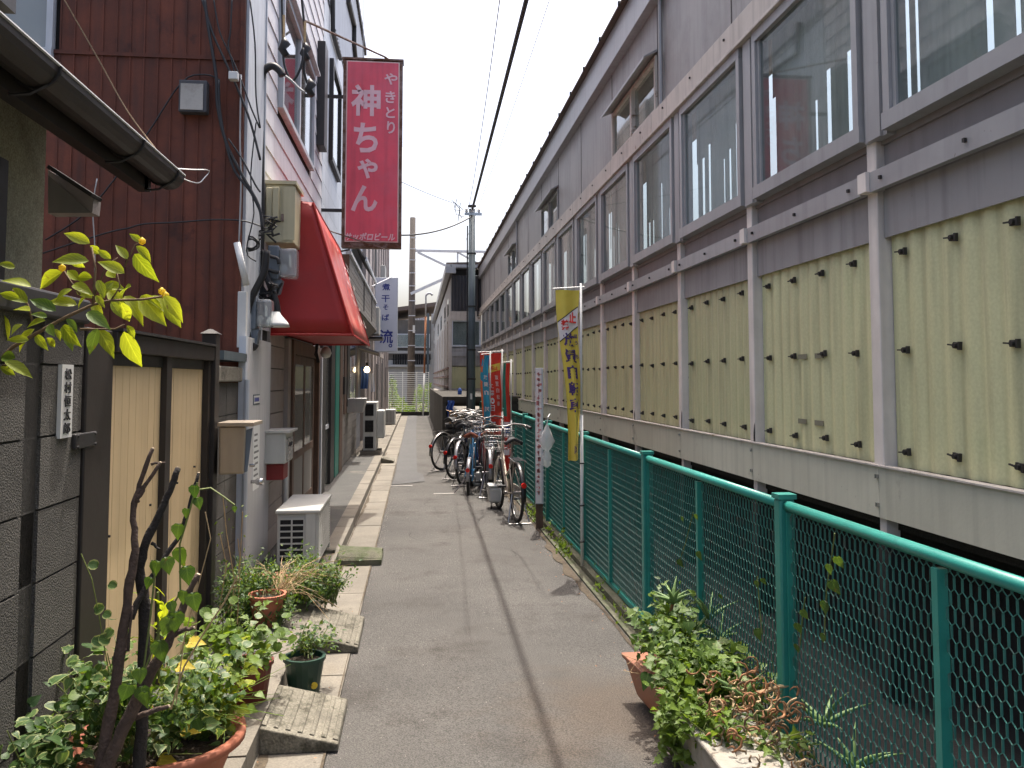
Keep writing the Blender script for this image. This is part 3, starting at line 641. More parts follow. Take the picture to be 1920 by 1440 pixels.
MB().hexa([(xl-.18, YF-.35, fz(498)), (2.33, YF-.35, fz(496)), (2.33, 60, fz(496)), (xl-.18, 60, fz(498)), (xl-.18, YF-.35, fz(495)), (2.33, YF-.35, fz(493)), (2.33, 60, fz(493)), (xl-.18, 60, fz(495))]).build('roof', 'roof_metal', eb)
MB().box(xl-.2, xl-.02, YF-.5, 60, fz(512), fz(499)).build('gutter', 'alu_frame', eb)
MB().box(xl-.22, xl+.15, YF-.62, YF-.4, fz(516), fz(505)).build('gutter_end', 'alu_frame', eb)
MB().box(xl-.03, xl-.001, YF, 60, fz(688), fz(600)).build('side_band', 'lavender_sheet', eb)
MB().box(xl-.025, xl-.001, YF, 60, fz(740), fz(690)).build('side_panel', 'stone_tile', eb)
MB().box(xl-.06, xl+.04, YF-.07, YF+.05, fz(742), fz(601)).build('corner_post', 'band_white', eb)
for py in (690, 706, 726): MB().bar((xl-.08, YF, fz(py)), (xl-.08, 58, fz(py)), .06, .07).build('side_rail', 'rusty_steel', eb)
for yy in (33, 36, 40, 44, 49, 55):
    piece('side_post', 'band_white', eb, xl-.06, xl-.03, yy, yy+.12, 1.2, 3.9)
for yy, y2 in ((33, 34.2), (36.5, 38), (42, 44), (48, 50)):
    piece('side_window', 'window_glass', eb, xl-.012, xl-.002, yy, y2, 4.1, 4.75)
MB().tube([(2.2, YF-.1, 5.3), (2.2, YF-.1, 3.9)], .03, 8).build('rain_pipe', 'dark_metal', eb)
bs = MB().grid(lambda u, v: (1.62+u*.28, 19.15-.02*math.sin(u*9), 1.235+v*.40), 6, 6)
# steel pole and things by it
XP, YP = 1.33, 17.6
PT_ = W(885, 392, Y=YP)
sp = thing('steel_pole', 'dark grey steel utility pole rising behind the bicycles', 'pole', (PT_.x, YP, 0))
XP = PT_.x
MB().tube([(XP, YP, 0), (XP, YP, PT_.z)], [.085, .065], 14).build('shaft', 'pole_grey', sp, smooth=True)
MB().bar((XP-.16, YP-.08, PT_.z-.12), (XP+.2, YP-.08, PT_.z-.12), .05).build('crossarm', 'steel', sp)
for dx in (-.12, 0, .14): MB().lathe((XP+dx, YP-.09, PT_.z-.1), [(.01, 0), (.035, .03), (.02, .05), (.035, .07), (.01, .1)], 8).build('insulator', 'white_plastic', sp)
for zz in (5.2, 4.2, 3.1, 2.2, 1.6): MB().tube([(XP, YP, zz), (XP, YP, zz+.03)], .09, 12).build('band', 'dark_metal', sp)
MB().tube([(XP-.09, YP, .1), (XP-.095, YP, 4.8)], .014, 6).build('conduit', 'cable_black', sp)
MB().box(XP-.03, XP+.01, YP-.1, YP-.088, 1.2, 1.32).build('tag_plate', 'white_plastic', sp)
# concrete pole behind
pb = W(770, 765, Y=46); ptp = W(774, 408, Y=46)
cp = thing('concrete_pole', 'tall brown concrete railway pole behind the white fence', 'pole', (pb.x, 46, 0))
MB().tube([(pb.x, 46, 0), (ptp.x, 46, ptp.z)], [.21, .155], 14).build('shaft', 'pole_concrete', cp, smooth=True)
for zz in (2.6, 3.4, 4.2, 5, 5.8, 6.6, 7.3, 8.0, 8.6, 9.2): piece('band', 'steel_white', cp, pb.x-.2+zz*.012, pb.x+.22, 45.78, 45.83, zz, zz+.04)
MB().box(pb.x-.02+.1, pb.x+.2, 45.7, 45.78, 4.1, 4.5).build('number_plate', 'white_plastic', cp)
tr = thing('overhead_beam', 'pale steel catenary beam reaching right from the concrete pole', 'beam', (0, 46, 8))
A = W(779, 470, Y=46); B = W(925, 473, Y=46)
MB().bar(A, W(1000, 474, Y=46), .13).build('top_chord', 'steel_white', tr)
MB().bar(W(783, 473, Y=46), W(850, 505, Y=46), .11).build('brace', 'steel_white', tr)
MB().bar(W(770, 551, Y=45.8), W(850, 515, Y=45.8), .14).build('brace', 'steel_white', tr)
MB().bar(W(858, 473, Y=46), W(858, 505, Y=46), .09).build('hanger', 'steel_white', tr)
MB().bar(W(858, 473, Y=46), W(925, 510, Y=46), .09).build('brace', 'steel_white', tr)
lp = thing('lane_lamp', 'thin rusty lamp post with a curved hook top beside the white fence', 'street lamp', (W(793, 760, Y=38.2).x, 38.2, 0))
x0 = ORG[lp].x; zt = W(797, 556, Y=38.2).z
MB().tube([(x0, 38.2, 0), (x0+.05, 38.2, 1.9)], .035, 8).build('lower_pole', 'fence_white', lp, smooth=True)
MB().tube([(x0+.05, 38.2, 1.9), (x0+.1, 38.2, zt-.9)], .04, 8).build('pole', 'rust_pole', lp, smooth=True)
c = [(x0+.1, 38.2, zt-.9), (x0+.1, 38.2, zt)]+[(x0+.1+.15-.15*math.cos(a*.4), 38.2, zt+.15*math.sin(a*.4)) for a in range(1, 8)]
MB().tube(c, [.035]*2+[.05]*7, 8).build('hook_head', 'steel_white', lp, smooth=True)
# white end fence
wf_ = thing('white_rail_fence', 'white horizontal wire fence closing the far end of the lane', 'fence', (-.3, 38.6, 0))
MB().box(-1.3, .57, 38.55, 38.75, -.02, .17).build('base_kerb', 'retaining', wf_)
for i in range(20): MB().tube([(-1.25, 38.65, .28+i*.086), (.56, 38.65, .28+i*.086)], .009, 5).build('rail_wire', 'fence_white', wf_)
for xx in (-1.25, -.62, 0, .54): MB().tube([(xx, 38.67, .17), (xx, 38.67, 1.95)], .018 if xx else .03, 8).build('post', 'fence_white', wf_)
# weeds beyond the fence
wd = MB(); wd.uv = []
for _ in range(3800):
    x = random.uniform(-1.6, 1.0); y = random.uniform(39.2, 43); hm = .95+.5*math.sin(x*4)+.25*math.sin(x*11+1)
    if -.55 < x < -.1: hm *= .6
    z = random.uniform(.0, max(.3, hm)); add_leaf(wd, 'small', (x, y, z), rv()+Vector((0, 0, .4)), rv(), random.uniform(.05, .13))
tag(wd.build('weeds', 'leaf_weed', kind='stuff'), 'tall sunlit weeds growing beyond the white end fence', 'weeds')
yt = MB(); yt.uv = []
for i in range(420):
    t = i/420; a = random.uniform(0, 6.28); r = .24*(1-t)+.03; add_leaf(yt, 'small', (-1.1+math.cos(a)*r*random.random(), 39.4+math.sin(a)*r, .3+t*1.5), (math.cos(a), math.sin(a), .4), (0, 0, 1), .1)
sh = thing('slim_shrub', 'slim pointed dark shrub beside the left end of the white fence', 'shrub', (-1.1, 39.4, 0))
yt.build('foliage', 'leaf_dark', sh, kind='stuff'); MB().tube([(-1.1, 39.4, 0), (-1.1, 39.4, 1.6)], [.03, .008], 6).build('stem', 'twig', sh)
# far station building
st = thing('far_shed', 'long pale shed with sloping brown roof in the background across the tracks', 'building', (0, 62, 0))
def bz(py): return W(790, py, Y=62).z
def bx(px): return W(px, 650, Y=62).x
MB().box(-8, bx(812), 62, 70, 0, bz(675)).build('lower_wall', 'shed_wall', st)
MB().box(-8, bx(830), 62.2, 70, bz(674), bz(600)).build('upper_wall', 'shed_dark', st)
for a, b in ((741, 770), (776, 806)):
    f = MB().box(bx(a), bx(b), 61.9, 62.1, bz(652), bz(626)).build('window', 'steel_white', st)
    piece('pane', 'window_glass', f, bx(a+1.5), bx(b-1.5), 61.85, 61.89, bz(650), bz(628))
for i in range(16): piece('louver', 'void', st, bx(737+i*4.4), bx(737+i*4.4+2.8), 61.8, 61.99, bz(683), bz(665))
piece('sill', 'shed_wall', st, -8, bx(812), 61.7, 61.99, bz(688), bz(684))
piece('sill', 'shed_wall', st, -8, bx(812), 61.75, 61.99, bz(663), bz(658))
MB().hexa([(-8, 61, bz(610)), (bx(840), 61, bz(572)), (bx(840), 71, bz(572)), (-8, 71, bz(610)), (-8, 61, bz(603)), (bx(840), 61, bz(565)), (bx(840), 71, bz(565)), (-8, 71, bz(603))]).build('roof', 'roof_metal', st)
MB().box(bx(808), bx(813), 61.0, 61.3, 0, bz(590)).build('column', 'shed_wall', st)
MB().box(bx(800), bx(804), 60.6, 60.8, 0, bz(590)).build('column', 'pole_grey', st)
for py in (600, 622, 645, 668, 690): piece('stair_tread', 'steel_white', st, bx(813), bx(835), 60.5, 60.9, bz(py), bz(py-5))
fb = thing('far_ribbed_building', 'pale ribbed building top showing behind the far sloping roof', 'building', (-2, 85, 0))
g = MB(); xa, xb = W(735, 600, Y=85).x, W(800, 600, Y=85).x
g.grid(lambda u, v: (xa+u*(xb-xa), 85+.12*math.sin(u*90), v*W(760, 587, Y=85).z), 200, 1); g.build('ribbed_wall', 'white_siding', fb)
MB().box(xa, xb, 84.8, 85.4, W(760, 588, Y=85).z, W(760, 583, Y=85).z).build('parapet', 'shed_wall', fb)
# ============================================================ WIRES overhead
def wire(name, label, pts, r, m='cable_black', grp=None):
    return tag(MB().tube(pts, r, 6).build(name, m), label, 'wire', grp)
def sag(a, b, s, n=12): a = Vector(a); b = Vector(b); return [a.lerp(b, t/n)-Vector((0, 0, 4*s*t/n*(1-t/n))) for t in range(n+1)]
top = Vector((XP, YP-.1, PT_.z-.02))
wire('overhead_cable', 'thickest black overhead cable running from the steel pole over the lane', sag(top, top.lerp(W(985, 0, Y=8), (top.y+4)/(top.y-8)), .04, 24), .024)
wire('overhead_wire', 'thin black overhead wire just left of the thick cable', sag(top+Vector((-.08, 0, 0)), W(945, -60, Y=7.0), .15), .005)
wire('overhead_wire', 'faint thin overhead wire right of the thick cable', sag(top+Vector((.3, 8, .6)), W(1050, -60, Y=8.0), .1), .004)
wire('service_wire', 'sagging wire from the steel pole toward the large red sign', sag(top+Vector((0, 0, -.15)), W(752, 441, Y=14), .10), .014)
wire('service_wire', 'thin straight wire meeting the top of the steel pole from the left', sag(W(848, 380, Y=17.6), W(740, 335, Y=14), .02), .006)
wire('service_wire', 'vertical thin wire against the sky above the red sign', [W(681, -40, Y=17), W(681, 108, Y=17)], .008, 'cable_grey')
lo = MB()
for i in range(4): lo.tube([W(845+random.uniform(-4, 30), 372+random.uniform(0, 45), Y=17.3) for _ in range(4)], .007, 5)
tag(lo.build('wire_loops', 'cable_black', kind='stuff'), 'tangle of short wire loops at the top of the steel pole', 'wire')
# ============================================================ LEFT SIDE
XL = -1.28
def yx(px): return W(px, 712, X=XL).y
def zx(px, py, X=XL): return W(px, py, X=X).z
# block wall with name plate
bw = thing('block_wall', 'grey concrete block wall at the left edge with a vertical name plate', 'wall', (-1.3, 2.6, 0))
MB().box(-1.44, -1.262, 1.2, 3.385, 0, 1.80).build('joint_mortar', 'block_joint', bw)
zj = [zx(150, y, -1.25) for y in (1430, 1295, 1170, 1050, 930, 809, 686, 585)]
zj = [0]+[z for z in zj if z > .05]
for i in range(len(zj)-1):
    for a, b in ((3.03, 3.384), (2.545, 2.915), (2.06, 2.535), (1.6, 2.05)):
        piece('block', 'block', bw, -1.33, -1.25+random.uniform(-.002, .002), a+.004, b-.004, zj[i]+.004, zj[i+1]-.004)
    piece('pilaster_block', 'block', bw, -1.33, -1.262, 2.919, 3.026, zj[i]+.003, zj[i+1]-.003)
MB().box(-1.46, -1.23, 1.2, 3.39, 1.81, 1.90).build('coping', 'dark_metal', bw, bevel=.01)
npt = W(122, 752, X=-1.245)
piece('name_plate', 'white_plastic', bw, -1.252, -1.238, npt.y-.05, npt.y+.05, npt.z-.13, npt.z+.13)
for i, ch in enumerate('松村恒太郎'): fit_text(ch, .058, .040, 'ink_black', bw, (-1.236, npt.y, npt.z+.096-i*.048), (math.pi/2, 0, math.pi/2), bold=.012)
# stub wall past the gate
sw = thing('stub_wall', 'short dark block wall with rough cap between the gate and the white door', 'wall', (-1.3, 6, 0))
MB().box(-1.44, -1.292, 5.62, 6.36, 0, 1.58).build('joint_mortar', 'block_joint', sw)
zz = [0, .23, .46, .69, .92, 1.15, 1.36, 1.58]
for i in range(7):
    for a, b in ((5.63, 5.98), (5.985, 6.35)): piece('block', 'block', sw, -1.4, -1.28, a, b-.004, zz[i]+.003, zz[i+1]-.003)
MB().box(-1.46, -1.25, 5.6, 6.36, 1.585, 1.69).build('cap_stone', 'concrete_old', sw, bevel=.01)
tag(MB().tube([(-1.22, 6.36, 0), (-1.22, 6.36, 1.6)], .02, 8).build('white_pipe', 'light_trim'), 'thin white vertical pipe at the edge of the short block wall', 'pipe')
tag(MB().box(-1.45, -1.24, 5.7, 6.45, 1.73, 1.79).build('blue_bar', 'pole_grey'), 'blue grey metal bar lying across behind the gate post', 'bar')
# gate
gt = thing('garden_gate', 'dark bronze framed gate with two cream boarded panels', 'gate', (-1.25, 4.4, 0))
G = -1.25
MB().box(G-.09, G+.01, 3.395, 3.66, 0, 1.80).build('wide_post', 'dark_bronze', gt, bevel=.006)
MB().box(G-.08, G+.03, 3.662, 5.36, 1.715, 1.80).build('top_rail', 'dark_bronze', gt, bevel=.006)
MB().box(G-.06, G+.05, 3.662, 5.36, 1.80, 1.812).build('rail_lip', 'dark_metal', gt)
for a, b, x in ((3.662, 3.70, 0), (4.44, 4.52, .01), (4.52, 4.60, -.01), (5.30, 5.36, .01)): MB().box(G-.05, G+x, a, b, .06, 1.713).build('stile', 'dark_bronze', gt)
MB().box(G-.05, G+.01, 3.7, 5.3, .03, .09).build('bottom_rail', 'dark_bronze', gt)
for a, b, x in ((3.702, 4.438, -.02), (4.602, 5.298, -.025)):
    n = 8; wv = (b-a)/n
    for i in range(n): piece('board', 'cream_board', gt, G+x-.012, G+x+random.uniform(-.0008, .0008), a+i*wv+.0015, a+(i+1)*wv-.0015, .09, 1.66)
    piece('board_backing', 'dark_bronze', gt, G+x-.03, G+x-.014, a, b, .09, 1.712)
    piece('head_strip', 'dark_metal', gt, G+x-.012, G+x+.008, a, b, 1.662, 1.712)
MB().box(G-.05, G+.035, 5.362, 5.47, 0, 1.88).build('end_post', 'dark_bronze', gt, bevel=.005)
MB().hexa([(G-.06, 5.352, 1.881), (G+.045, 5.352, 1.881), (G+.045, 5.48, 1.881), (G-.06, 5.48, 1.881), (G-.02, 5.40, 1.91), (G+.0, 5.40, 1.91), (G+.0, 5.43, 1.91), (G-.02, 5.43, 1.91)]).build('post_cap', 'dark_bronze', gt)
hz = zx(150, 826, -1.25)
MB().box(G, G+.016, 3.29, 3.5, hz-.028, hz+.028).build('strap_hinge', 'dark_metal', gt, bevel=.004)
for yy in (3.31, 3.48):
    for dz in (-.02, .02): MB().tube([(G+.014, yy, hz+dz), (G+.022, yy, hz+dz)], .006, 6).build('screw', 'dark_metal', gt)
for (px, py) in ((192+320, 0),): pass
for yy, z in ((3.76, .95), (4.31, 1.0), (4.77, 1.05), (5.13, 1.1)): MB().tube([(G-.024, yy, z), (G-.012, yy, z)], .006, 6).build('knot_hole', 'dark_metal', gt)
# near house with thick gutter
nh = thing('plaster_house', 'olive plaster house corner with a deep eave and thick dark gutter at upper left', 'house', (-2.5, 3, 0))
MB().box(-4, -1.75, .5, W(82, 400, X=-1.75).y, 0, 3.02).build('wall', 'plaster', nh)
g = MB(); zs = 3.03
g.hexa([(-1.37, .5, 2.60), (-1.75, .5, zs), (-1.75, 4.45, zs), (-1.37, 4.45, 2.60), (-1.37, .5, 2.66), (-1.75, .5, zs+.02), (-1.75, 4.45, zs+.02), (-1.37, 4.45, 2.66)])
g.build('soffit', 'plaster', nh)
MB().hexa([(-1.30, .5, 2.675), (-3.4, .5, 4.25), (-3.4, 4.5, 4.25), (-1.30, 4.5, 2.675), (-1.30, .5, 2.70), (-3.4, .5, 4.28), (-3.4, 4.5, 4.28), (-1.30, 4.5, 2.70)]).build('roof', 'dark_metal', nh)
for yy in (2.05, 3.45): MB().bar((-1.78, yy, 3.20), (-1.78, yy+.25, 3.20), .2, .14).build('roof_step', 'dark_metal', nh)
MB().box(-1.42, -1.36, .5, 4.5, 2.56, 2.69).build('fascia', 'dark_bronze', nh)
gg = MB(); R_ = .075; GC = (-1.29, 2.665)
prof = [(GC[0]+R_*math.cos(a), GC[1]+R_*math.sin(a)) for a in [math.pi*(1+i/10) for i in range(11)]]
prof += [(x*.0+GC[0]+(x-GC[0])*.9, GC[1]+(z-GC[1])*.9) for x, z in reversed(prof)]
n = len(prof)
gg.add([(x, .5, z) for x, z in prof]+[(x, 4.58, z) for x, z in prof], [(i, (i+1) % n, (i+1) % n+n, i+n) for i in range(n)]+[tuple(range(n, 2*n))])
gg.add([(GC[0]+R_*math.cos(math.pi*(1+i/10)), 4.579, GC[1]+R_*math.sin(math.pi*(1+i/10))) for i in range(11)], [tuple(range(11))])
gg.build('gutter', 'dark_bronze', nh, smooth=False)
MB().tube([(GC[0]+R_, .5, 2.668), (GC[0]+R_, 4.58, 2.668)], .006, 6).build('gutter_bead', 'cable_grey', nh)
for yy in (3.0, 3.9, 4.45):
    MB().tube([(GC[0]+(R_+.004)*math.cos(math.pi*(1+i/10)), yy, GC[1]+(R_+.004)*math.sin(math.pi*(1+i/10))) for i in range(11)], .006, 5).build('gutter_band', 'dark_metal', nh)
    MB().tube([(-1.38, yy, 2.6), (-1.36, yy-.03, 2.55), (-1.30, yy-.02, 2.56), (-1.25, yy, 2.60)], .006, 5).build('gutter_hook', 'dark_metal', nh)
MB().hexa([(-1.36, 4.40, 2.56), (-1.75, 4.40, zs-.02), (-1.75, 4.455, zs-.02), (-1.36, 4.455, 2.56), (-1.36, 4.40, 2.66), (-1.75, 4.40, zs+.02), (-1.75, 4.455, zs+.02), (-1.36, 4.455, 2.66)]).build('verge', 'plaster', nh)
MB().box(-1.8, -1.745, 2.2, W(13, 400, X=-1.745).y, 1.9, W(13, 300, X=-1.745).z).build('side_window', 'dark_bronze', nh)
H = lambda px, py, y=4.52: W(px, py, Y=y)
a, b, c, d = H(90, 318), H(176, 372), H(173, 399), H(90, 400)
hd = thing('plaster_hood', 'small slanted plaster hood below the dark gutter', 'hood', (a.x, 4.5, c.z))
e = Vector((0, .1, 0))
MB().add([a, b, c, d, a+e, b+e, c+e, d+e], [(0, 1, 2, 3), (4, 7, 6, 5), (0, 4, 5, 1), (1, 5, 6, 2), (2, 6, 7, 3)]).build('hood_body', 'stone_tile', hd)
MB().bar(H(100, 318), H(181, 371), .14, .02, up=(0, 0, 1)).build('hood_roof', 'dark_metal', hd)
m2 = MB().add([H(90, 328, 4.50), H(172, 399, 4.50), H(90, 399, 4.50)], [(0, 1, 2)]).build('hood_underside', 'shed_dark', hd)
# brown boarded building
YB = 6.47
bb = thing('brown_building', 'two storey building side clad in dark red brown vertical metal boards', 'building', (-2.2, YB, 0))
MB().box(-5, -1.30, YB+.03, YB+6, 0, 8.6).build('wall_core', 'under_dark', bb)
seam = W(250, 103, Y=YB).z; x = -1.335; i = 0
while x > -3.4:
    wv = .099
    for z0, z1 in ((0, seam-.012), (seam+.012, 4.62+2)):
        if i >= 0:
            wl = W(100, 50, Y=YB).x
            if x-wv < wl and z1 > seam+.1: 
                if x-wv < wl-.02: z0 = 6.0
        o = piece('board', 'brown_siding', bb, x-wv+.006, x-.004, YB+random.uniform(0, .003), YB+.03, z0, z1)
    piece('board_rib', 'brown_siding', bb, x-.004, x+.006, YB-.006, YB+.03, 0, 6.6)
    x -= wv; i += 1
piece('seam_flashing', 'brown_siding', bb, -3.4, -1.335, YB-.012, YB+.02, seam-.014, seam+.014)
MB().box(-1.333, -1.30, YB-.02, YB+.05, 0, 8).build('corner_trim', 'brown_siding', bb)
zw0, zw1 = W(60, 92, Y=YB).z, 6.0; wl = W(103, 50, Y=YB).x
f = MB().box(-3.2, wl, YB-.05, YB+.02, zw0-.12, zw0).box(wl-.045, wl, YB-.04, YB+.02, zw0, zw1).build('window', 'light_trim', bb)
piece('pane', 'dusty_glass', f, -3.2, wl-.046, YB-.02, YB-.014, zw0, zw1)
cu = MB(); ca = W(34, 30, Y=YB+.02).x; cb = W(76, 30, Y=YB+.02).x; cu.grid(lambda u, v: (ca+(cb-ca)*u, YB-.008+.004*math.sin(u*15), zw0+.02+v*(zw1-zw0)), 16, 1); cu.build('curtain', 'fence_white', f)
vb = W(367, 187, Y=YB)
vt = MB().box(vb.x-.1, vb.x+.1, YB-.09, YB-.005, vb.z-.12, vb.z+.12)
tag(vt.build('vent_hood', 'corr_dark', bevel=.008), 'weathered square metal vent hood on the brown boarded wall', 'vent')
piece('vent_face', 'stain_white', [o for o in COL.objects if o.name == 'vent_hood'][0], vb.x-.085, vb.x+.075, YB-.096, YB-.091, vb.z-.105, vb.z+.09)
# ---------------------------------------------------------------- white boarded building
wb = thing('white_building', 'white lap boarded two storey shop house carrying the red awning', 'building', (-1.6, 9, 0))
YW0, YW1 = 6.56, 11.5
MB().box(-1.30-.3, -1.295, YW0, YW1, 0, 9).build('wall_core', 'under_dark', wb)
MB().box(-1.298, XL+.004, YB+.02, 7.17, 1.93, 9).build('corner_panel', 'light_trim', wb)
MB().box(-1.296, XL+.015, 7.172, 7.20, 0.1, 9).build('corner_bead', 'light_trim', wb)
wY0, wY1, wZ0, wZ1 = 7.86, 10.28, 4.14, 5.20
z = 2.02
while z < 8.9:
    z1 = z+.222
    segs = [(7.205, YW1)] if z1 < wZ0+.02 or z > wZ1 else [(7.205, wY0-.02), (wY1+.02, YW1)]
    for a, b in segs:
        q = MB().hexa([(XL-.016, a, z), (XL+.006, a, z), (XL+.006, b, z), (XL-.016, b, z), (XL-.016, a, z1-.005), (XL-.004, a, z1-.005), (XL-.004, b, z1-.005), (XL-.016, b, z1-.005)])
        q.build('lap_board', 'white_siding', wb)
    z = z1
f = MB().box(XL-.01, XL+.05, wY0, wY1, wZ0-.05, wZ0).box(XL-.01, XL+.05, wY0, wY0+.06, wZ0, wZ1).box(XL-.01, XL+.05, wY1-.06, wY1, wZ0, wZ1).box(XL-.01, XL+.04, (wY0+wY1)/2-.04, (wY0+wY1)/2+.04, wZ0, wZ1).box(XL-.01, XL+.05, wY0, wY1, wZ1, wZ1+.06).build('window', 'light_trim', wb)
piece('pane', 'window_glass', f, XL+.005, XL+.011, wY0+.06, (wY0+wY1)/2-.04, wZ0, wZ1); piece('pane', 'window_glass', f, XL+.015, XL+.021, (wY0+wY1)/2+.04, wY1-.06, wZ0, wZ1)
MB().box(XL, XL+.10, wY0-.04, wY1+.04, wZ1+.065, wZ1+.085).build('window_hood', 'light_trim', wb)
# ground floor of the white building
dr = thing('white_door', 'plain off white metal side door with a round steel knob', 'door', (XL, 7, 0))
MB().box(XL-.01, XL+.03, YB+.08, 7.55, .1, 1.92).build('leaf', 'door_white', dr, bevel=.004)
piece('door_gap', 'void', dr, XL+.0, XL+.012, YB+.02, YB+.08, .1, 1.92)
MB().box(XL-.01, XL+.04, YB-.06, YB+.02, 0, 1.92).build('frame', 'light_trim', dr)
kp = W(478, 903, Y=6.75)
MB().tube([(XL+.03, 6.75, kp.z), (XL+.06, 6.75, kp.z), (XL+.075, 6.75, kp.z), (XL+.11, 6.75, kp.z), (XL+.125, 6.75, kp.z)], [.014, .014, .026, .028, .02], 14).build('knob', 'steel', dr, smooth=True)
s1 = W(481, 749, X=XL+.033)
piece('number_plate', 'pole_grey', dr, XL+.03, XL+.034, s1.y-.13, s1.y+.13, s1.z-.04, s1.z+.04)
piece('plate_face', 'white_plastic', dr, XL+.034, XL+.036, s1.y-.12, s1.y+.12, s1.z-.03, s1.z+.03)
for q in range(4): piece('plate_print', 'ink_blue', dr, XL+.036, XL+.0375, s1.y-.10+q*.052, s1.y-.10+q*.052+.036, s1.z-.016, s1.z+.016)
s2 = W(481, 850, X=XL+.033)
piece('notice_sheet', 'fence_white', dr, XL+.03, XL+.032, s2.y-.13, s2.y+.13, s2.z-.28, s2.z+.26)
for q in range(9): piece('notice_print', 'ink_grey', dr, XL+.032, XL+.033, s2.y-.1, s2.y+random.uniform(.02, .1), s2.z+.14-q*.045, s2.z+.15-q*.045+.006)
z = .1; k = 0
while z < 1.9:
    piece('stone_slab', 'stone_tile', wb, XL-.015, XL+.012, 7.60, 8.42, z+.004, z+.196); z += .2
MB().box(XL-.01, XL+.05, 8.43, 8.62, .1, 2.0).build('door_surround', 'stone_tile', wb)
wdr = thing('sliding_shop_door', 'worn brown wooden framed glazed shop door under the red awning', 'door', (XL, 9.8, 0))
a, b = 8.65, 11.0
MB().box(XL, XL+.07, a, a+.12, .1, 2.0).box(XL, XL+.07, b-.1, b, .1, 2.0).box(XL, XL+.07, a+.12, b-.1, 1.86, 2.0).build('frame', 'wood_frame', wdr)
for i in range(2):
    y0 = a+.13+i*1.0; y1 = y0+.98; xo = XL+.045-i*.02
    MB().box(xo-.015, xo, y0, y0+.09, .14, 1.85).box(xo-.015, xo, y1-.09, y1, .14, 1.85).box(xo-.015, xo, y0+.09, y1-.09, .14, .3).box(xo-.015, xo, y0+.09, y1-.09, .78, .86).box(xo-.015, xo, y0+.09, y1-.09, 1.76, 1.85).build('door_leaf', 'wood_frame', wdr)
    piece('pane', 'dusty_glass', wdr, xo-.01, xo-.006, y0+.09, y1-.09, .86, 1.76); piece('lower_board', 'grey_siding', wdr, xo-.012, xo-.006, y0+.09, y1-.09, .3, .78)
MB().box(XL-.1, XL-.08, a, b, .1, 2).build('inner_curtain', 'pink_wall', wdr)
MB().box(XL+.0, XL+.09, 11.02, 11.12, .1, 2.0).build('white_jamb', 'light_trim', wb)
# cream equipment box
yb = 7.3; A = W(497, 345, Y=yb); B = W(550, 455, Y=yb); xr = B.x; yf = W(565, 400, X=xr).y
cbx = thing('cream_cabinet', 'large cream wall cabinet above the electricity meters beside the awning', 'cabinet', (A.x, yb, B.z))
bx_ = MB().box(XL, xr, yb, yf, B.z, A.z).build('case', 'cream_box', cbx, bevel=.008)
piece('lid', 'cream_box', cbx, XL, xr+.02, yb-.02, yf+.01, A.z, A.z+.03)
piece('door_edge', 'cream_box', cbx, xr-.09, xr+.01, yb-.012, yb-.001, B.z+.02, A.z-.02)
piece('latch', 'rusty_steel', cbx, xr-.10, xr-.08, yb-.03, yb-.012, (A.z+B.z)/2-.07, (A.z+B.z)/2-.01)
for dx in (.0, .055): MB().box(XL+.02+dx, XL+.07+dx, yb-.06-dx*.4, yb-.001, B.z+.18, A.z-.04).build('terminal_cover', 'cream_box', cbx, bevel=.006)
# meters
def meter(px0, px1, py0, py1, Y, label):
    a = W(px0, py0, Y=Y); b = W(px1, py1, Y=Y); t = thing('electric_meter', label, 'meter', (a.x, Y, b.z), 'electricity meters on the white house')
    w_ = b.x-a.x; h = a.z-b.z
    MB().box(a.x, a.x+w_*.38, Y-.08, Y+.08, b.z-.02, a.z+.02).build('back_box', 'grey_plastic', t, bevel=.01)
    MB().box(a.x+w_*.38, a.x+w_, Y-.075, Y+.075, b.z, a.z).build('glass_cover', 'meter_glass', t, bevel=.02)
    MB().box(a.x+w_*.39, a.x+w_*.72, Y-.05, Y+.05, b.z+h*.2, a.z-h*.15).build('dial_block', 'dark_metal', t)
    piece('dial_face', 'white_plastic', t, a.x+w_*.72, a.x+w_*.74, Y-.05, Y+.05, b.z+h*.4, a.z-h*.2)
    MB().tube([(a.x+w_*.55, Y-.055, b.z+h*.3), (a.x+w_*.55, Y+.055, b.z+h*.3)], w_*.14, 12).build('disc', 'steel', t)
    MB().hexa([(a.x+.02, Y-.05, b.z-.16), (a.x+w_*.4, Y-.05, b.z-.13), (a.x+w_*.4, Y+.05, b.z-.13), (a.x+.02, Y+.05, b.z-.16), (a.x, Y-.06, b.z-.02), (a.x+w_*.5, Y-.06, b.z-.02), (a.x+w_*.5, Y+.06, b.z-.02), (a.x, Y+.06, b.z-.02)]).build('terminal_box', 'grey_plastic', t)
meter(505, 558, 467, 522, 7.22, 'upper electricity meter with clear dome directly under the cream cabinet')
meter(466, 511, 562, 614, 6.85, 'lower electricity meter beside a black conduit loop on the white corner')
a = W(449, 548, Y=6.5); b = W(463, 652, Y=6.5)
tag(MB().box(a.x, b.x, 6.44, 6.5, b.z, a.z).build('cable_cover', 'white_plastic', bevel=.004), 'narrow cream vertical cable cover left of the lower meter', 'cable cover')
a = W(444, 455, Y=6.4); b = W(462, 535, Y=6.4)
tag(MB().tube([a, b], .024, 10).build('white_sleeve', 'white_plastic', smooth=True), 'short slanting white plastic sleeve on a grey wire by the corner', 'pipe')
a = W(515, 598, Y=6.9)
tag(MB().lathe((a.x, 6.95, a.z-.06), [(.03, .12), (.04, .10), (.10, .03), (.11, 0), (.10, .004), (.03, .09)], 16).build('lamp_shade', 'white_plastic', smooth=True), 'small white enamel lamp shade below the lower meter', 'lamp')
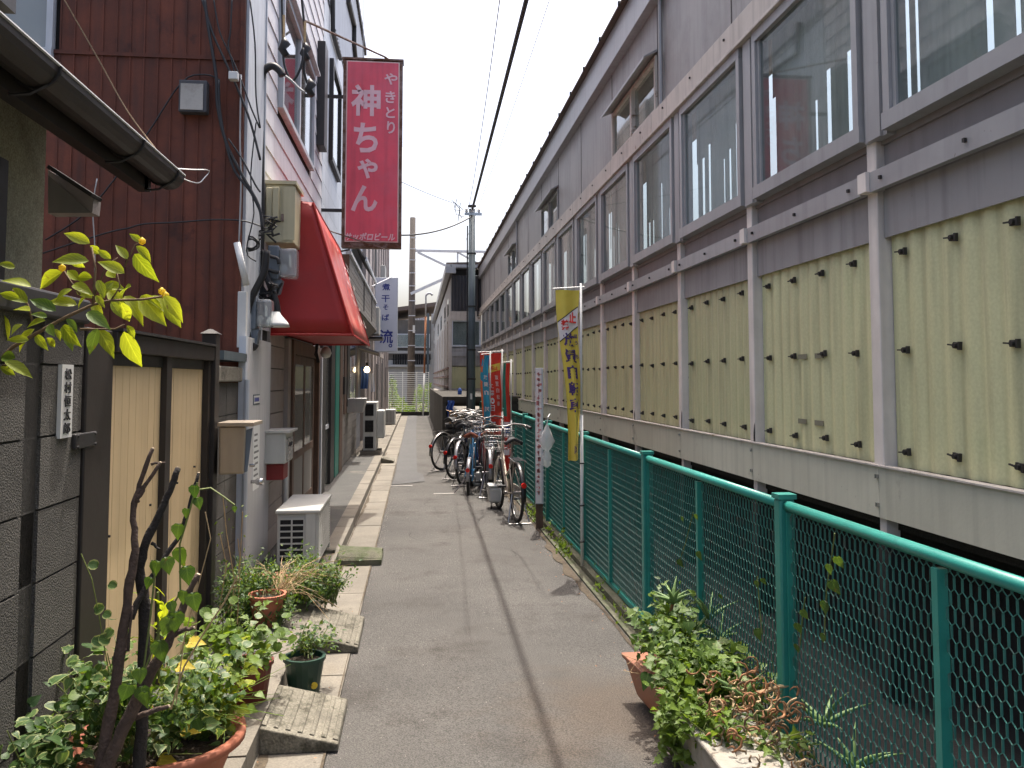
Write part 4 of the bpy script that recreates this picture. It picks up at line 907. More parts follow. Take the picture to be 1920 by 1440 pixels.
# black conduit with gooseneck
def cab(name, label, pts, Y, r, m='cable_black', grp='cables on the white corner', n=4, jit=0.0):
    P = [W(x, y, Y=(Y if not isinstance(Y, list) else Y[i])) for i, (x, y) in enumerate(pts)]
    out = []
    for i in range(len(P)-1):
        p0, p1, p2, p3 = P[max(0, i-1)], P[i], P[i+1], P[min(len(P)-1, i+2)]
        for k in range(n):
            t = k/n; out.append(.5*((2*p1)+(p2-p0)*t+(2*p0-5*p1+4*p2-p3)*t*t+(3*p1-p0-3*p2+p3)*t**3))
    out.append(P[-1]); o = MB().tube(out, r, 7).build(name, m, smooth=True)
    tag(o, label, 'cable'); return o
cab('gooseneck_conduit', 'thick black conduit rising past the cream cabinet and bending over as a gooseneck', [(492, 600), (487, 520), (490, 400), (488, 300), (486, 200), (489, 148), (498, 130), (512, 124), (524, 132), (530, 142)], 7.15, .032)
cab('conduit_loop', 'fat black cable looping under the lower meter', [(500, 470), (495, 510), (478, 545), (466, 575), (462, 610), (466, 640), (473, 653), (480, 645)], 6.75, .028)
cab('conduit_branch', 'black cable swinging from the conduit to the upper meter', [(494, 505), (505, 530), (515, 560), (520, 590), (512, 610)], 7.1, .03)
cab('meter_lead', 'black lead entering the upper meter from the left', [(490, 470), (505, 480), (520, 485), (523, 495)], 7.1, .015)
cab('meter_lead', 'second black lead into the bottom of the upper meter', [(492, 500), (508, 508), (522, 511)], 7.1, .016)
cab('splice_cable', 'black spliced service cable ending in a taped lump by the upper window', [(565, -10), (571, 50), (574, 90), (570, 130), (578, 160), (585, 175)], 8.0, .012)
cab('splice_cable', 'pair of service cables coming down to the gooseneck', [(528, -10), (530, 50), (531, 100), (534, 125), (545, 150), (555, 145), (566, 120), (568, 90)], 7.4, .011)
cab('white_tail', 'pale wire tail between gooseneck and the taped splice', [(528, 138), (545, 150), (560, 165), (570, 172)], 7.2, .010, 'cable_grey')
for i, (x, y, Y) in enumerate(((531, 92, 7.4), (571, 100, 7.9), (580, 168, 7.9))):
    p = W(x, y, Y=Y); tag(MB().tube([p+Vector((0, 0, .1)), p+Vector((.02, 0, .05)), p+Vector((-.01, 0, 0)), p+Vector((.03, 0, -.06))], [.015, .045, .035, .03], 8).build('cable_splice', 'cable_black', smooth=True), ['black taped splice on the left hanging cable', 'black taped splice on the right hanging cable', 'lowest lump of black tape at the cable ends'][i], 'splice')
    if i < 2: tag(MB().tube([p+Vector((0, 0, .1)), p+Vector((0, 0, .3))], .013, 6).build('cable_sleeve', 'straw'), ['tan insulating sleeve on the left hanging cable', 'tan insulating sleeve on the right hanging cable'][i], 'cable')
lab = ['thick', 'leftmost', 'slack', 'bundled', 'thin', 'upper', 'crossing']
paths = [([(383, -5), (392, 60), (405, 140), (408, 200), (425, 270), (455, 330), (485, 385), (492, 430)], .012, 'heavy black cable sweeping down the brown wall to the conduit'),
 ([(378, -5), (398, 60), (420, 110), (445, 165), (470, 230), (488, 300)], .009, 'black cable slanting across the top of the brown wall'),
 ([(400, -5), (412, 60), (433, 105), (452, 150), (470, 200), (487, 240)], .006, 'thin twisted cable beside the slanting black cable'),
 ([(410, 150), (412, 205), (422, 262), (440, 320), (470, 360), (490, 400)], .010, 'second black cable running with the heavy one'),
 ([(428, 260), (455, 300), (478, 345), (488, 360)], .007, 'short black cable cutting the corner to the conduit'),
 ([(435, -5), (432, 60), (428, 85), (436, 120), (444, 150)], .006, 'black drop wire near the brown corner trim'),
 ([(468, -5), (478, 80), (480, 180), (488, 240)], .006, 'thin black wire down the pale corner panel'),
 ([(480, 230), (470, 330), (476, 400), (462, 470), (480, 490)], .005, 'slack thin wire hanging on the pale corner panel')]
for pts, r, lb in paths: cab('wall_cable', lb, pts, 6.40, r)
cab('wall_cable', 'long black wire drooping across the lower brown wall', [(80, 475), (150, 452), (210, 434), (240, 428), (270, 420), (330, 417), (400, 412), (455, 414), (492, 425)], 6.42, .006)
cab('wall_cable', 'black wire rising from the brown wall to the vent hood', [(85, 450), (170, 390), (270, 260), (340, 155), (385, 140), (412, 150)], 6.44, .006)
cab('wall_wire', 'pale wire running diagonally across the brown wall to the gutter end', [(118, -5), (185, 112), (240, 210), (322, 318)], [6.2, 6.0, 5.6, 4.6], .005, 'twig')
cab('wall_wire', 'white string tied from the gutter end to the brown wall', [(322, 316), (360, 318), (392, 320), (382, 335), (372, 343), (350, 338), (323, 322)], [4.6, 5.2, 6.3, 6.3, 6.2, 5.5, 4.6], .004, 'fence_white')
cab('wall_wire', 'grey wire down the brown corner into the white sleeve', [(452, 140), (450, 260), (452, 340), (448, 460)], 6.40, .006, 'cable_grey')
cab('wall_wire', 'pale thin wire dropping behind the bright leaves', [(182, 335), (174, 390), (178, 470), (176, 560)], 5.8, .004, 'cable_grey')
lo = MB()
for i in range(7):
    c0 = W(468+random.uniform(-4, 6), 455+random.uniform(-4, 6), Y=6.6); rr = random.uniform(.05, .08)
    lo.tube([c0+Vector((rr*math.cos(a), .02*math.sin(a*2+i), rr*.7*math.sin(a))) for a in [k*.52 for k in range(13)]], .006, 5)
tag(lo.build('coiled_cable', 'cable_black'), 'small coil of thin cable hung on the pale corner panel', 'cable')
lo = MB()
for i in range(9):
    c0 = W(500+random.uniform(-14, 16), 425+random.uniform(-25, 20), Y=7.05); lo.tube([c0+rv(.06) for _ in range(4)], .009, 5)
for i in range(7):
    c0 = W(500+random.uniform(-10, 12), 560+random.uniform(-30, 30), Y=7.1); lo.tube([c0+rv(.09) for _ in range(4)], .013, 5)
tag(lo.build('cable_tangle', 'cable_black', kind='stuff'), 'messy tangle of black cables around the meters', 'cable')
p = W(440, 145, Y=6.35); tag(MB().box(p.x-.035, p.x+.03, 6.3, 6.36, p.z-.03, p.z+.03).build('junction_clip', 'white_plastic', bevel=.006), 'small white cable junction clip high on the brown corner', 'clip')
# red awning
aw = thing('red_awning', 'big red vinyl awning with a sloping front over the shop door', 'awning', (XL, 9.5, 2))
N0 = Vector((XL, 7.62, 2.0)); N1 = Vector((-.565, 7.66, 2.0)); N2 = Vector((W(587, 380, Y=7.72).x, 7.72, W(587, 380, Y=7.72).z)); N3 = Vector((XL, 7.72, N2.z+.03))
F1 = Vector((-.58, 10.6, 2.02)); F2 = Vector((N2.x, W(636, 465, X=N2.x).y, W(636, 465, X=N2.x).z)); F3 = Vector((XL, F2.y, F2.z+.03)); F0 = Vector((XL, 10.7, 2.02))
def quadsub(a, b, c, d, bulge, nv=8):
    nrm = (b-a).cross(d-a).normalized(); m = MB()
    m.grid(lambda u, v: (a.lerp(b, u)).lerp(d.lerp(c, u), v)+nrm*bulge*math.sin(math.pi*u)*math.sin(math.pi*v), nv, nv); return m
quadsub(N0, N1, N2, N3, -.02).build('side_cloth', 'red_vinyl', aw, smooth=True, solid=.006)
quadsub(N1, F1, F2, N2, -.03).build('front_cloth', 'red_vinyl_faded', aw, smooth=True, solid=.006)
quadsub(F1, F0, F3, F2, -.02).build('far_side_cloth', 'red_vinyl', aw, smooth=True, solid=.006)
quadsub(N3, N2, F2, F3, 0, 2).build('top_cloth', 'red_vinyl', aw, solid=.006)
for a, b in ((N0, N1), (N1, N2), (N1, F1), (F1, F2), (N2, F2)): MB().tube([a-Vector((.0, 0, .004)), b-Vector((0, 0, .004))], .012, 6).build('frame_tube', 'red_vinyl', aw)
MB().add([N0+Vector((0, .02, .02)), N1+Vector((-.02, .02, .02)), F1+Vector((-.02, -.02, .02)), F0+Vector((0, -.02, .02))], [(0, 1, 2, 3)]).build('underside', 'red_vinyl', aw)
for i in range(9):
    y = 7.8+i*.33; MB().tube([(-.6, y, 2.03), (-.9, y+.16, 2.09), (XL, y+.3, 2.05)], .01, 5).build('frame_strut', 'dark_metal', aw)
ft = MB(); nn = (F1-N1).cross(N2-N1).normalized(); nn = nn if nn.x > 0 else -nn
def AP(u, v): return (N1.lerp(F1, u)).lerp(N2.lerp(F2, u), v)+nn*.036
for i in range(46):
    u = .42+.5*random.random(); v = .30+.48*random.random() if i > 14 else .1+.12*random.random()
    a0 = AP(u, v); du = random.uniform(.02, .07); dv = random.uniform(.01, .035)
    if random.random() < .5: du, dv = dv*.7, du
    ft.add([AP(u, v), AP(u+du, v), AP(u+du, v+dv), AP(u, v+dv)], [(0, 1, 2, 3)])
ft.build('worn_lettering', 'sign_edge', aw)
# mail boxes
mb = thing('steel_mailbox', 'tapered stainless mailbox hanging on the end post of the gate', 'mailbox', (-1.15, 5.3, 1))
p = [W(410, 890, Y=5.35), W(458, 888, Y=5.35), W(458, 888, Y=5.62), W(410, 890, Y=5.62), W(411, 800, Y=5.35), W(462, 800, Y=5.35), W(462, 800, Y=5.62), W(411, 800, Y=5.62)]
MB().hexa(p).build('body', 'stainless', mb, bevel=.01)
e1, e2 = p[1], p[5]
MB().hexa([W(458, 886, Y=5.37), W(464, 884, Y=5.37), W(464, 884, Y=5.6), W(458, 886, Y=5.6), W(462, 806, Y=5.37), W(474, 802, Y=5.37), W(474, 802, Y=5.6), W(462, 806, Y=5.6)]).build('door', 'grey_plastic', mb, bevel=.003)
a = W(408, 800, Y=5.34); b = W(476, 793, Y=5.34)
MB().box(a.x, b.x, 5.33, 5.64, a.z, a.z+.025).build('lid', 'stainless', mb, bevel=.004)
a = W(468, 872, Y=5.45); MB().tube([(a.x, 5.45, a.z), (a.x+.03, 5.45, a.z)], .012, 8).build('lock_knob', 'steel', mb)
mb = thing('white_mailbox', 'dented white mailbox between the stone slabs and wooden shop door', 'mailbox', (-1.2, 7.5, 1))
a = W(504, 812, Y=7.35); b = W(535, 870, Y=7.35)
MB().box(XL+.01, b.x, 7.35, 7.75, b.z, a.z).build('body', 'ac_body', mb, bevel=.01)
MB().box(XL+.01, b.x+.04, 7.33, 7.77, a.z, a.z+.02).build('lid', 'ac_body', mb)
piece('door', 'steel', mb, b.x, b.x+.012, 7.40, 7.70, b.z+.02, a.z-.05); piece('slot', 'void', mb, b.x+.012, b.x+.015, 7.46, 7.64, a.z-.12, a.z-.09)
a2 = W(508, 870, Y=7.42); b2 = W(531, 900, Y=7.42)
tag(MB().box(XL+.01, b2.x, 7.42, 7.68, b2.z, a2.z-.004).build('red_box', 'red_box', bevel=.004), 'small dark red box fixed under the white mailbox', 'box')
# air conditioner near
def ac_unit(t, x0, x1, y0, y1, z0, z1, cells, m='ac_body'):
    MB().box(x0, x1-.02, y0+.012, y1, z0, z1).build('case', m, t, bevel=.015)
    MB().box(x0-.012, x1+.012, y0-.008, y1+.01, z1, z1+.03).build('lid', m, t, bevel=.01)
    nx, nz = cells; w_ = x1-x0
    piece('grille_recess', 'void', t, x0+.02, x0+w_*.66, y0+.006, y0+.011, z0+.06, z1-.04)
    for i in range(nx+1): piece('grille_bar', m, t, x0+.02+i*(w_*.66-.02)/nx-.006, x0+.02+i*(w_*.66-.02)/nx+.006, y0-.002, y0+.0055, z0+.06, z1-.04)
    for j in range(nz+1): piece('grille_bar', m, t, x0+.02, x0+w_*.66, y0-.0015, y0+.0055, z0+.06+j*(z1-z0-.1)/nz-.006, z0+.06+j*(z1-z0-.1)/nz+.006)
    piece('side_panel', m, t, x0+w_*.69, x1-.02, y0+.001, y0+.0115, z0, z1)
    piece('front_recess', 'shed_dark', t, x1-.0195, x1-.016, y0+.03, y1-.03, z0+.04, z1-.02)
    zz = z0+.05
    while zz < z1-.02: piece('louver', m, t, x1-.015, x1+.004, y0+.03, y1-.03, zz, zz+.009); zz += .021
    for yy in (y0+.02, y1-.03): piece('front_frame', m, t, x1-.018, x1+.004, yy-.012, yy+.012, z0, z1)
    for yy in (y0+.1, y1-.16): piece('foot', 'concrete_old', t, x0-.02, x1+.06, yy, yy+.1, max(.0955, z0-.11), z0-.001)
yA = 6.85; a = W(517, 1085, Y=yA); b = W(597, 958, Y=yA); xr = b.x
ac = thing('air_conditioner', 'nearest air conditioner unit with a black gridded side standing behind the weeds', 'air conditioner', (a.x, yA, .1), 'air conditioner units along the left walls')
ac_unit(ac, a.x, xr, yA, W(619, 940, X=xr).y, .13, b.z-.02, (2, 7))
MB().tube([(XL+.1, 8.05, .1), (XL+.1, 8.05, .9), (XL+.07, 8.3, 1.0)], .022, 8).build('hose', 'white_plastic', ac, smooth=True)
# tall unit further on
yT = W(711, 855, X=-.72).y; a = W(680, 855, Y=17.4); b = W(711, 754, Y=17.4)
ac = thing('tall_air_conditioner', 'tall beige three stage outdoor unit with three black square grilles', 'air conditioner', (a.x, 17.4, .1), 'air conditioner units along the left walls')
MB().box(a.x, b.x-.05, 17.4, 18.3, .18, b.z).build('case', 'ac_body', ac, bevel=.015)
hh = (b.z-.18)/3
for i in range(3):
    piece('grille', 'void', ac, a.x+.04, b.x-.11, 17.39, 17.399, .18+i*hh+.05, .18+(i+1)*hh-.04)
    for q in range(8): piece('grille_bar', 'dark_metal', ac, a.x+.04, b.x-.11, 17.384, 17.389, .18+i*hh+.06+q*(hh-.1)/8, .18+i*hh+.066+q*(hh-.1)/8)
MB().box(b.x-.049, b.x+.10, 17.5, 18.2, .42, b.z-.17).build('pipe_cover', 'ac_body', ac, bevel=.02)
MB().box(a.x-.05, b.x+.03, 17.35, 17.6, .093, .178).box(a.x-.05, b.x+.03, 18.0, 18.25, .095, .178).build('base_blocks', 'concrete', ac)
a = W(669, 774, Y=15.8); b = W(684, 747, Y=15.8)
tag(MB().hexa([(XL, 15.8, a.z), (b.x-.04, 15.8, a.z), (b.x-.04, 16.3, a.z), (XL, 16.3, a.z), (XL, 15.75, b.z), (b.x+.02, 15.75, b.z), (b.x+.02, 16.35, b.z), (XL, 16.35, b.z)]).build('wall_basin', 'shed_wall', bevel=.01), 'grey tapered wall box on the corner before the tall outdoor unit', 'box')
a = W(722, 797, Y=29); b = W(741, 768, Y=29)
ac = thing('small_air_conditioner', 'small outdoor unit far along the left wall near the white fence', 'air conditioner', (a.x, 29, .1), 'air conditioner units along the left walls')
MB().box(a.x, b.x, 29, 29.8, .12, b.z).build('case', 'ac_body', ac, bevel=.015)
for i in range(6): piece('grille_bar', 'shed_dark', ac, a.x+.03+i*(b.x-a.x-.06)/6, a.x+.05+i*(b.x-a.x-.06)/6, 28.985, 28.999, .17, b.z-.04)
MB().box(a.x-.03, b.x+.03, 28.97, 29.8, .09, .119).build('base', 'concrete_old', ac)
# kerb ramps
def ramp(x0, x1, y0, y1, label, m='concrete_old', rot=0, grooves=6):
    t = thing('kerb_ramp', label, 'kerb ramp', ((x0+x1)/2, (y0+y1)/2, .0), 'kerb ramps laid in the gutter')
    h0, h1 = .125, .045; d = .007; n = grooves*2+1; ws = (x1-x0)/n; g = MB()
    g.hexa([(x0, y0, .0045), (x1, y0, .0045), (x1, y1, .0045), (x0, y1, .0045), (x0, y0, h0-d), (x1, y0, h1-d), (x1, y1, h1-d), (x0, y1, h0-d)])
    g.build('slab', m, t, bevel=.006)
    H_ = lambda x: h0+(h1-h0)*(x-x0)/(x1-x0)
    for i in range(0, n, 2):
        a, b = x0+i*ws, x0+(i+1)*ws
        if i == n-1: b = x1; a = x1-ws*1.1
        q = MB().hexa([(a, y0+.03, H_(a)-d-.003), (b, y0+.03, H_(b)-d-.003), (b, y1-.03, H_(b)-d-.003), (a, y1-.03, H_(a)-d-.003), (a+.004, y0+.03, H_(a)), (b-.004, y0+.03, H_(b)), (b-.004, y1-.03, H_(b)), (a+.004, y1-.03, H_(a))])
        q.build('tread_rib', m, t, bevel=.003)
    t.rotation_euler.z = 0
    return t
ramp(-.655, -.325, 3.83, 4.36, 'nearest mossy concrete kerb ramp with long grooves')
ramp(-.655, -.33, 5.17, 5.82, 'middle grey kerb ramp with grooves beside the small green pot')
t = thing('kerb_ramp', 'short arched mossy kerb ramp beyond the near air conditioner', 'kerb ramp', (-.47, 7.9, 0), 'kerb ramps laid in the gutter')
g = MB(); g.grid(lambda u, v: (-.66+u*.37, 7.55+v*.42, .05+.085*math.sin(math.pi*v)**.6-.03*u), 12, 14)
g.box(-.66, -.29, 7.55, 7.97, .004, .05); g.build('slab', 'moss_concrete', t)
t = thing('kerb_ramp', 'low wedge kerb ramp in front of the tall outdoor unit', 'kerb ramp', (-.5, 16.7, 0), 'kerb ramps laid in the gutter')
MB().hexa([(-.66, 16.6, .004), (-.42, 16.6, .004), (-.42, 17.1, .004), (-.66, 17.1, .004), (-.66, 16.6, .11), (-.42, 16.6, .05), (-.42, 17.1, .05), (-.66, 17.1, .11)]).build('slab', 'concrete_old', t, bevel=.01)
# ---------------------------------------------------------------- tiled building
tb = thing('tiled_building', 'tall pale blue grey tiled building behind the red shop sign', 'building', (-1.6, 16, 0))
MB().box(-6, XL-.012, 11.52, 20.1, 0, 7.0).build('wall_core', 'tile_joint', tb)
ty = 11.54; cols = []
while ty < 20.05:
    z = 2.55
    while z < 6.9:
        if ty < 15.2: piece('tile_panel', 'tile_blue', tb, XL-.012, XL+.0, ty, min(20.08, ty+.41), z, z+.286)
        z += .29
    ty += .415
MB().grid(lambda u, v: (XL-.002+.004*math.sin(u*60*6.28), 15.2+u*4.88, 2.55+v*4.4), 240, 1).build('tile_field', 'tile_blue', tb)
MB().box(-6, XL-.01, 11.52, 20.1, 7.0, 9.35).build('upper_core', 'tile_joint', tb)
MB().grid(lambda u, v: (XL+.0+.008*math.sin(u*50*6.28), 11.55+u*8.5, 7.0+v*2.35), 400, 1).build('ribbed_upper_wall', 'tile_blue', tb)
MB().box(XL-.02, XL+.05, 11.5, 20.15, 9.3, 9.45).build('eave', 'dark_metal', tb)
MB().tube([W(624, 0, X=XL+.04), W(624, 60, X=XL+.04), W(638, 110, X=XL+.04)], .035, 8).build('drain_pipe', 'dark_metal', tb)
MB().tube([W(653, 0, X=XL+.04), W(664, 46, X=XL+.04), W(664, 85, X=XL+.04), W(667, 112, X=XL+.04)], .045, 8).build('drain_pipe', 'dark_metal', tb)
a = W(606, 82, X=XL+.06); b = W(609, 290, X=XL+.06)
MB().box(XL, XL+.10, a.y-.1, a.y+.25, b.z, a.z).build('mount_plate', 'dark_metal', tb, bevel=.004)
yy0, yy1 = W(617, 200, X=XL).y, W(634, 200, X=XL).y; zz0, zz1 = W(634, 337, X=XL).z, W(619, 122, X=XL).z
f = MB().box(XL, XL+.06, yy0, yy0+.08, zz0, zz1).box(XL, XL+.06, yy1-.08, yy1, zz0, zz1).box(XL, XL+.06, yy0, yy1, zz0-.08, zz0).box(XL, XL+.06, yy0, yy1, zz1, zz1+.08).build('window', 'dark_metal', tb)
piece('pane', 'window_glass', f, XL+.02, XL+.03, yy0+.08, yy1-.08, zz0, zz1)
# ground floor of tiled building
z = .1
for ya, yb_ in ((11.14, yx(598)), (yx(637.5), yx(643)), (yx(643), yx(668))):
    z = .1
    while z < 2.3:
        if not (ya > yx(640) and z > .98): piece('lap_board', 'grey_siding', tb, XL-.02, XL+.012, ya, yb_-.01, z+.003, z+.128)
        z += .131
def strip(name, p0, p1, m, dx, z0=.1, z1=2.45, par=tb): return piece(name, m, par, XL-.01, XL+dx, yx(p0)+.003, yx(p1)-.003, z0, z1)
strip('dark_post', 598, 604.6, 'dark_metal', .05); strip('glass_panel', 604.6, 615, 'dusty_glass', .01); strip('dark_post', 615, 622, 'dark_metal', .05)
strip('glass_panel', 622, 625, 'dusty_glass', .01); strip('teal_post', 625, 632, 'teal_paint', .04); strip('dark_post', 632, 637.5, 'wood_frame', .05)
strip('rail', 604.6, 615, 'light_trim', .02, .9, .96)
wo = strip('window_surround', 643, 668, 'wood_frame', .03, 1.0, 2.45); 
f = strip('window', 647, 665, 'dark_metal', .045, 1.12, 2.4); piece('pane', 'window_glass', tb, XL+.046, XL+.05, yx(651), yx(661), 1.2, 2.33)
strip('meter_box', 639, 642.5, 'dark_metal', .07, 1.35, 1.65)
MB().box(XL-.01, XL+.06, yx(598), yx(668), 2.452, 2.55).build('lintel', 'wood_frame', tb)
# porch lamp globe under awning
p = W(611, 661, Y=10.6); tag(MB().lathe((p.x, 10.6, p.z-.07), [(.001, 0), (.05, .015), (.07, .06), (.055, .11), (.025, .14), (.001, .145)], 14).build('globe_lamp', 'white_plastic', smooth=True), 'round frosted globe lamp under the far end of the red awning', 'lamp')
lo = MB()
for i in range(6): lo.tube([W(592+random.uniform(-3, 5), 645, Y=9.6), W(590+random.uniform(-3, 5), 665, Y=9.6), W(596+random.uniform(-3, 6), 680, Y=9.6), W(592, 650, Y=9.6)], .006, 5)
tag(lo.build('hanging_wires', 'cable_black'), 'loose black wires hanging below the red awning', 'cable')
# balcony
bl = thing('balcony', 'grey slatted balcony parapet beyond the red awning', 'balcony', (-1.1, 17, 2.9))
for i in range(6): MB().box(-1.02, -1.0, 12.75, 21.0, 2.86+i*.098, 2.86+i*.098+.09).build('slat', 'grey_siding', bl)
MB().box(-1.05, -.97, 12.7, 21.05, 3.45, 3.50).build('top_rail', 'light_trim', bl)
MB().box(XL, -1.0, 12.7, 12.72, 2.86, 3.45).build('end_panel', 'wood_frame', bl)
MB().box(XL, -.97, 12.7, 21.05, 2.78, 2.855).build('floor', 'shed_dark', bl)
MB().hexa([(XL, 13, 2.5), (-1.1, 13, 2.68), (-1.1, 21, 2.68), (XL, 21, 2.5), (XL, 13, 2.77), (-.98, 13, 2.77), (-.98, 21, 2.77), (XL, 21, 2.77)]).build('under_panel', 'shed_dark', bl)
for yy in (16.2, 19): piece('stanchion', 'dark_metal', bl, -.998, -.985, yy, yy+.06, 2.86, 3.45)
p = W(700, 585, Y=21.6)
ac = thing('balcony_air_conditioner', 'air conditioner unit hung past the end of the grey balcony', 'air conditioner', (-1.05, 21.3, 2.6))
MB().box(-1.25, -.93, 21.3, 22.1, 2.72, 3.4).build('case', 'ac_body', ac, bevel=.02)
MB().box(-1.27, -.85, 21.2, 22.2, 2.6, 2.66).build('bracket', 'dark_metal', ac)
# lower canopy and light bulb
cn = thing('door_canopy', 'low sloping dark canopy over the far doorway', 'canopy', (-1.1, 19.5, 2.2))
MB().hexa([(XL, 18.9, 2.30), (-.80, 18.9, 2.16), (-.80, 20.9, 2.13), (XL, 20.9, 2.28), (XL, 18.9, 2.37), (-.80, 18.9, 2.19), (-.80, 20.9, 2.16), (XL, 20.9, 2.35)]).build('roof_sheet', 'shed_dark', cn)
MB().box(-.82, -.79, 18.88, 20.92, 2.10, 2.2).build('edge_trim', 'pink_wall', cn)
p = W(688, 693, Y=19.5); lb = thing('bare_bulb', 'glowing bare light bulb hanging under the far canopy', 'light bulb', (p.x, 19.5, p.z))
MB().lathe((p.x, 19.5, p.z-.07), [(.001, 0), (.05, .02), (.065, .06), (.045, .11), (.02, .14)], 14).build('glass', 'bulb_glow', lb, smooth=True)
MB().tube([(p.x, 19.5, p.z+.07), (p.x, 19.5, p.z+.16)], .03, 10).build('socket', 'dark_metal', lb)
MB().tube([(p.x, 19.5, p.z+.16), (p.x, 19.5, 2.2)], .008, 6).build('cord', 'cable_black', lb)
g = MB(); a = W(676, 700, Y=19.7); g.grid(lambda u, v: (a.x+u*.16+.02*math.sin(v*3), 19.7+.03*math.sin(u*12), a.z-.35+v*.5), 8, 4)
tag(g.build('hanging_cloth', 'fabric_blue', solid=.01), 'dark blue cloth hanging in the far doorway', 'cloth')
g = MB(); a = W(694, 710, Y=19.9); g.grid(lambda u, v: (a.x+u*.08+.03*(1-v), 19.9+.02*math.sin(u*9), a.z-.3+v*.42), 6, 4)
tag(g.build('hanging_towel', 'sign_white', solid=.01), 'pale towel hanging just right of the glowing bulb', 'towel')
# pink building beyond
pk = thing('pinkish_building', 'narrow pinkish beige three storey building near the far white fence', 'building', (-1.6, 30, 0))
MB().box(-6, XL+.0, 21.6, 38.4, 0, 9).build('wall', 'pink_wall', pk)
MB().box(-6, XL-.1, 20.12, 21.58, 0, 9).build('recess_wall', 'shed_dark', pk)
for i in range(9): piece('pilaster', 'pink_wall', pk, XL+.001, XL+.05, 22.5+i*1.9, 22.62+i*1.9, 0, 8.9)
for i, (p0, p1, z0, z1) in enumerate(((704, 709, .9, 2.1), (713, 717, .6, 2.2), (721, 724, .9, 2.1), (700, 704, 4.4, 5.6), (713, 718, 4.0, 5.2))):
    f = piece('window', 'dark_metal', pk, XL+.001, XL+.03, yx(p0), yx(p1), z0, z1)
for (px, py, py2) in ((716, 497, 525), (722, 526, 538)):
    p = W(px, py, Y=30); q = W(px, py2, Y=30); MB().box(XL, p.x+.12, 30, 31, q.z, p.z).build('wall_unit', 'ac_body', pk, bevel=.02)
bk = MB().box(XL, -1.0, 22.2, 26, 3.3, 3.36).build('eave_shelf', 'dark_metal', pk)
p = W(688, 500, Y=18.5)
hd2 = thing('upper_awning', 'small slanted grey awning above the balcony', 'awning', (-1.1, 19, 4.2))
MB().hexa([(XL, 16.8, 4.35), (-1.0, 16.8, 3.95), (-1.0, 21, 3.95), (XL, 21, 4.35), (XL, 16.8, 4.39), (-1.0, 16.8, 3.99), (-1.0, 21, 3.99), (XL, 21, 4.39)]).build('sheet', 'shed_dark', hd2)
MB().box(-1.01, -.98, 16.8, 21, 3.92, 4.0).build('edge', 'light_trim', hd2)
# ---------------------------------------------------------------- big red sign
YS = 11.4; a = W(641, 112, Y=YS); b = W(753, 466, Y=YS); x0, x1, z0, z1 = -1.005, -.215, W(696, 464, Y=YS).z, W(697, 113, Y=YS).z
rs = thing('red_shop_sign', 'tall faded red box sign with white Japanese lettering beside the awning', 'sign', ((x0+x1)/2, YS, z0))
MB().box(x0, x1, YS, YS+.16, z0, z1).build('case', 'rusty_steel', rs, bevel=.006)
MB().box(x0-.015, x1+.015, YS-.02, YS+.18, z1, z1+.025).build('top_cap', 'rusty_steel', rs)
piece('face_border', 'sign_edge', rs, x0+.045, x1-.04, YS-.012, YS-.002, z0+.07, z1-.02)
piece('face', 'sign_red', rs, x0+.06, x1-.055, YS-.018, YS-.0125, z0+.085, z1-.035)
piece('side_face', 'light_trim', rs, x1+.001, x1+.004, YS+.02, YS+.14, z0+1.4, z1-.02)
def glyph(ch, px, py, w_, h, Y, par, m, bold=.02, shear=0):
    p = W(px, py, Y=Y); k = Y/1600*1.0; return fit_text(ch, w_*k, h*k, m, par, p, FACE, bold, shear)
for ch, px, py, w_, h in (('神', 686, 188, 55, 60), ('ち', 686, 258, 45, 57), ('ゃ', 689, 316, 38, 38), ('ん', 683, 372, 49, 50)): glyph(ch, px, py, w_, h, YS-.021, rs, 'sign_letter', .028)
for ch, px, py, w_, h in (('や', 733, 148, 25, 22), ('き', 732, 182, 19, 23), ('と', 732, 211, 17, 21), ('り', 733, 239, 15, 24)): glyph(ch, px, py, w_, h, YS-.021, rs, 'sign_letter', .022)
glyph('サッポロビール', 694, 444, 92, 15, YS-.021, rs, 'sign_letter', .03, .2)
for py in (182, 395):
    p = W(638, py, Y=YS+.08); MB().box(XL, x0, YS+.05, YS+.09, p.z-.02, p.z+.02).build('bracket', 'dark_metal', rs)
MB().tube([W(570, 38, X=XL), W(720, 106, Y=YS), W(732, 114, Y=YS+.0)], .014, 6).build('stay_rod', 'rusty_steel', rs)
MB().tube([W(618, 433, X=-1.15), W(722, 467, Y=YS-.04)], .009, 6).build('stay_rod', 'rusty_steel', rs)
MB().tube([(XL, YS+.5, z0-.03), (x0+.1, YS+.1, z0-.02)], .012, 6).build('stay_rod', 'dark_metal', rs)
# white noodle shop sign
YN = 24.0; a = W(703, 520, Y=YN); b = W(745, 660, Y=YN)
ws = thing('white_shop_sign', 'narrow white box sign with blue brush lettering further down the lane', 'sign', ((a.x+b.x)/2, YN, b.z))
MB().box(a.x, b.x, YN, YN+.2, b.z, a.z).build('case', 'light_trim', ws, bevel=.01)
piece('face', 'sign_white', ws, a.x+.02, b.x-.02, YN-.008, YN-.001, b.z+.02, a.z-.02)
for ch, px, py, w_, h in (('煮', 724, 538, 15, 13), ('干', 723, 560, 15, 13), ('そ', 723, 576, 10, 10), ('ば', 723, 595, 13, 12), ('流', 724, 631, 25, 26), ('。', 732, 648, 7, 7)): glyph(ch, px, py, w_, h, YN-.012, ws, 'ink_blue', .02)
MB().tube([W(697, 537, X=-1.2), W(733, 520, Y=YN)], .015, 6).build('stay_rod', 'steel_white', ws)
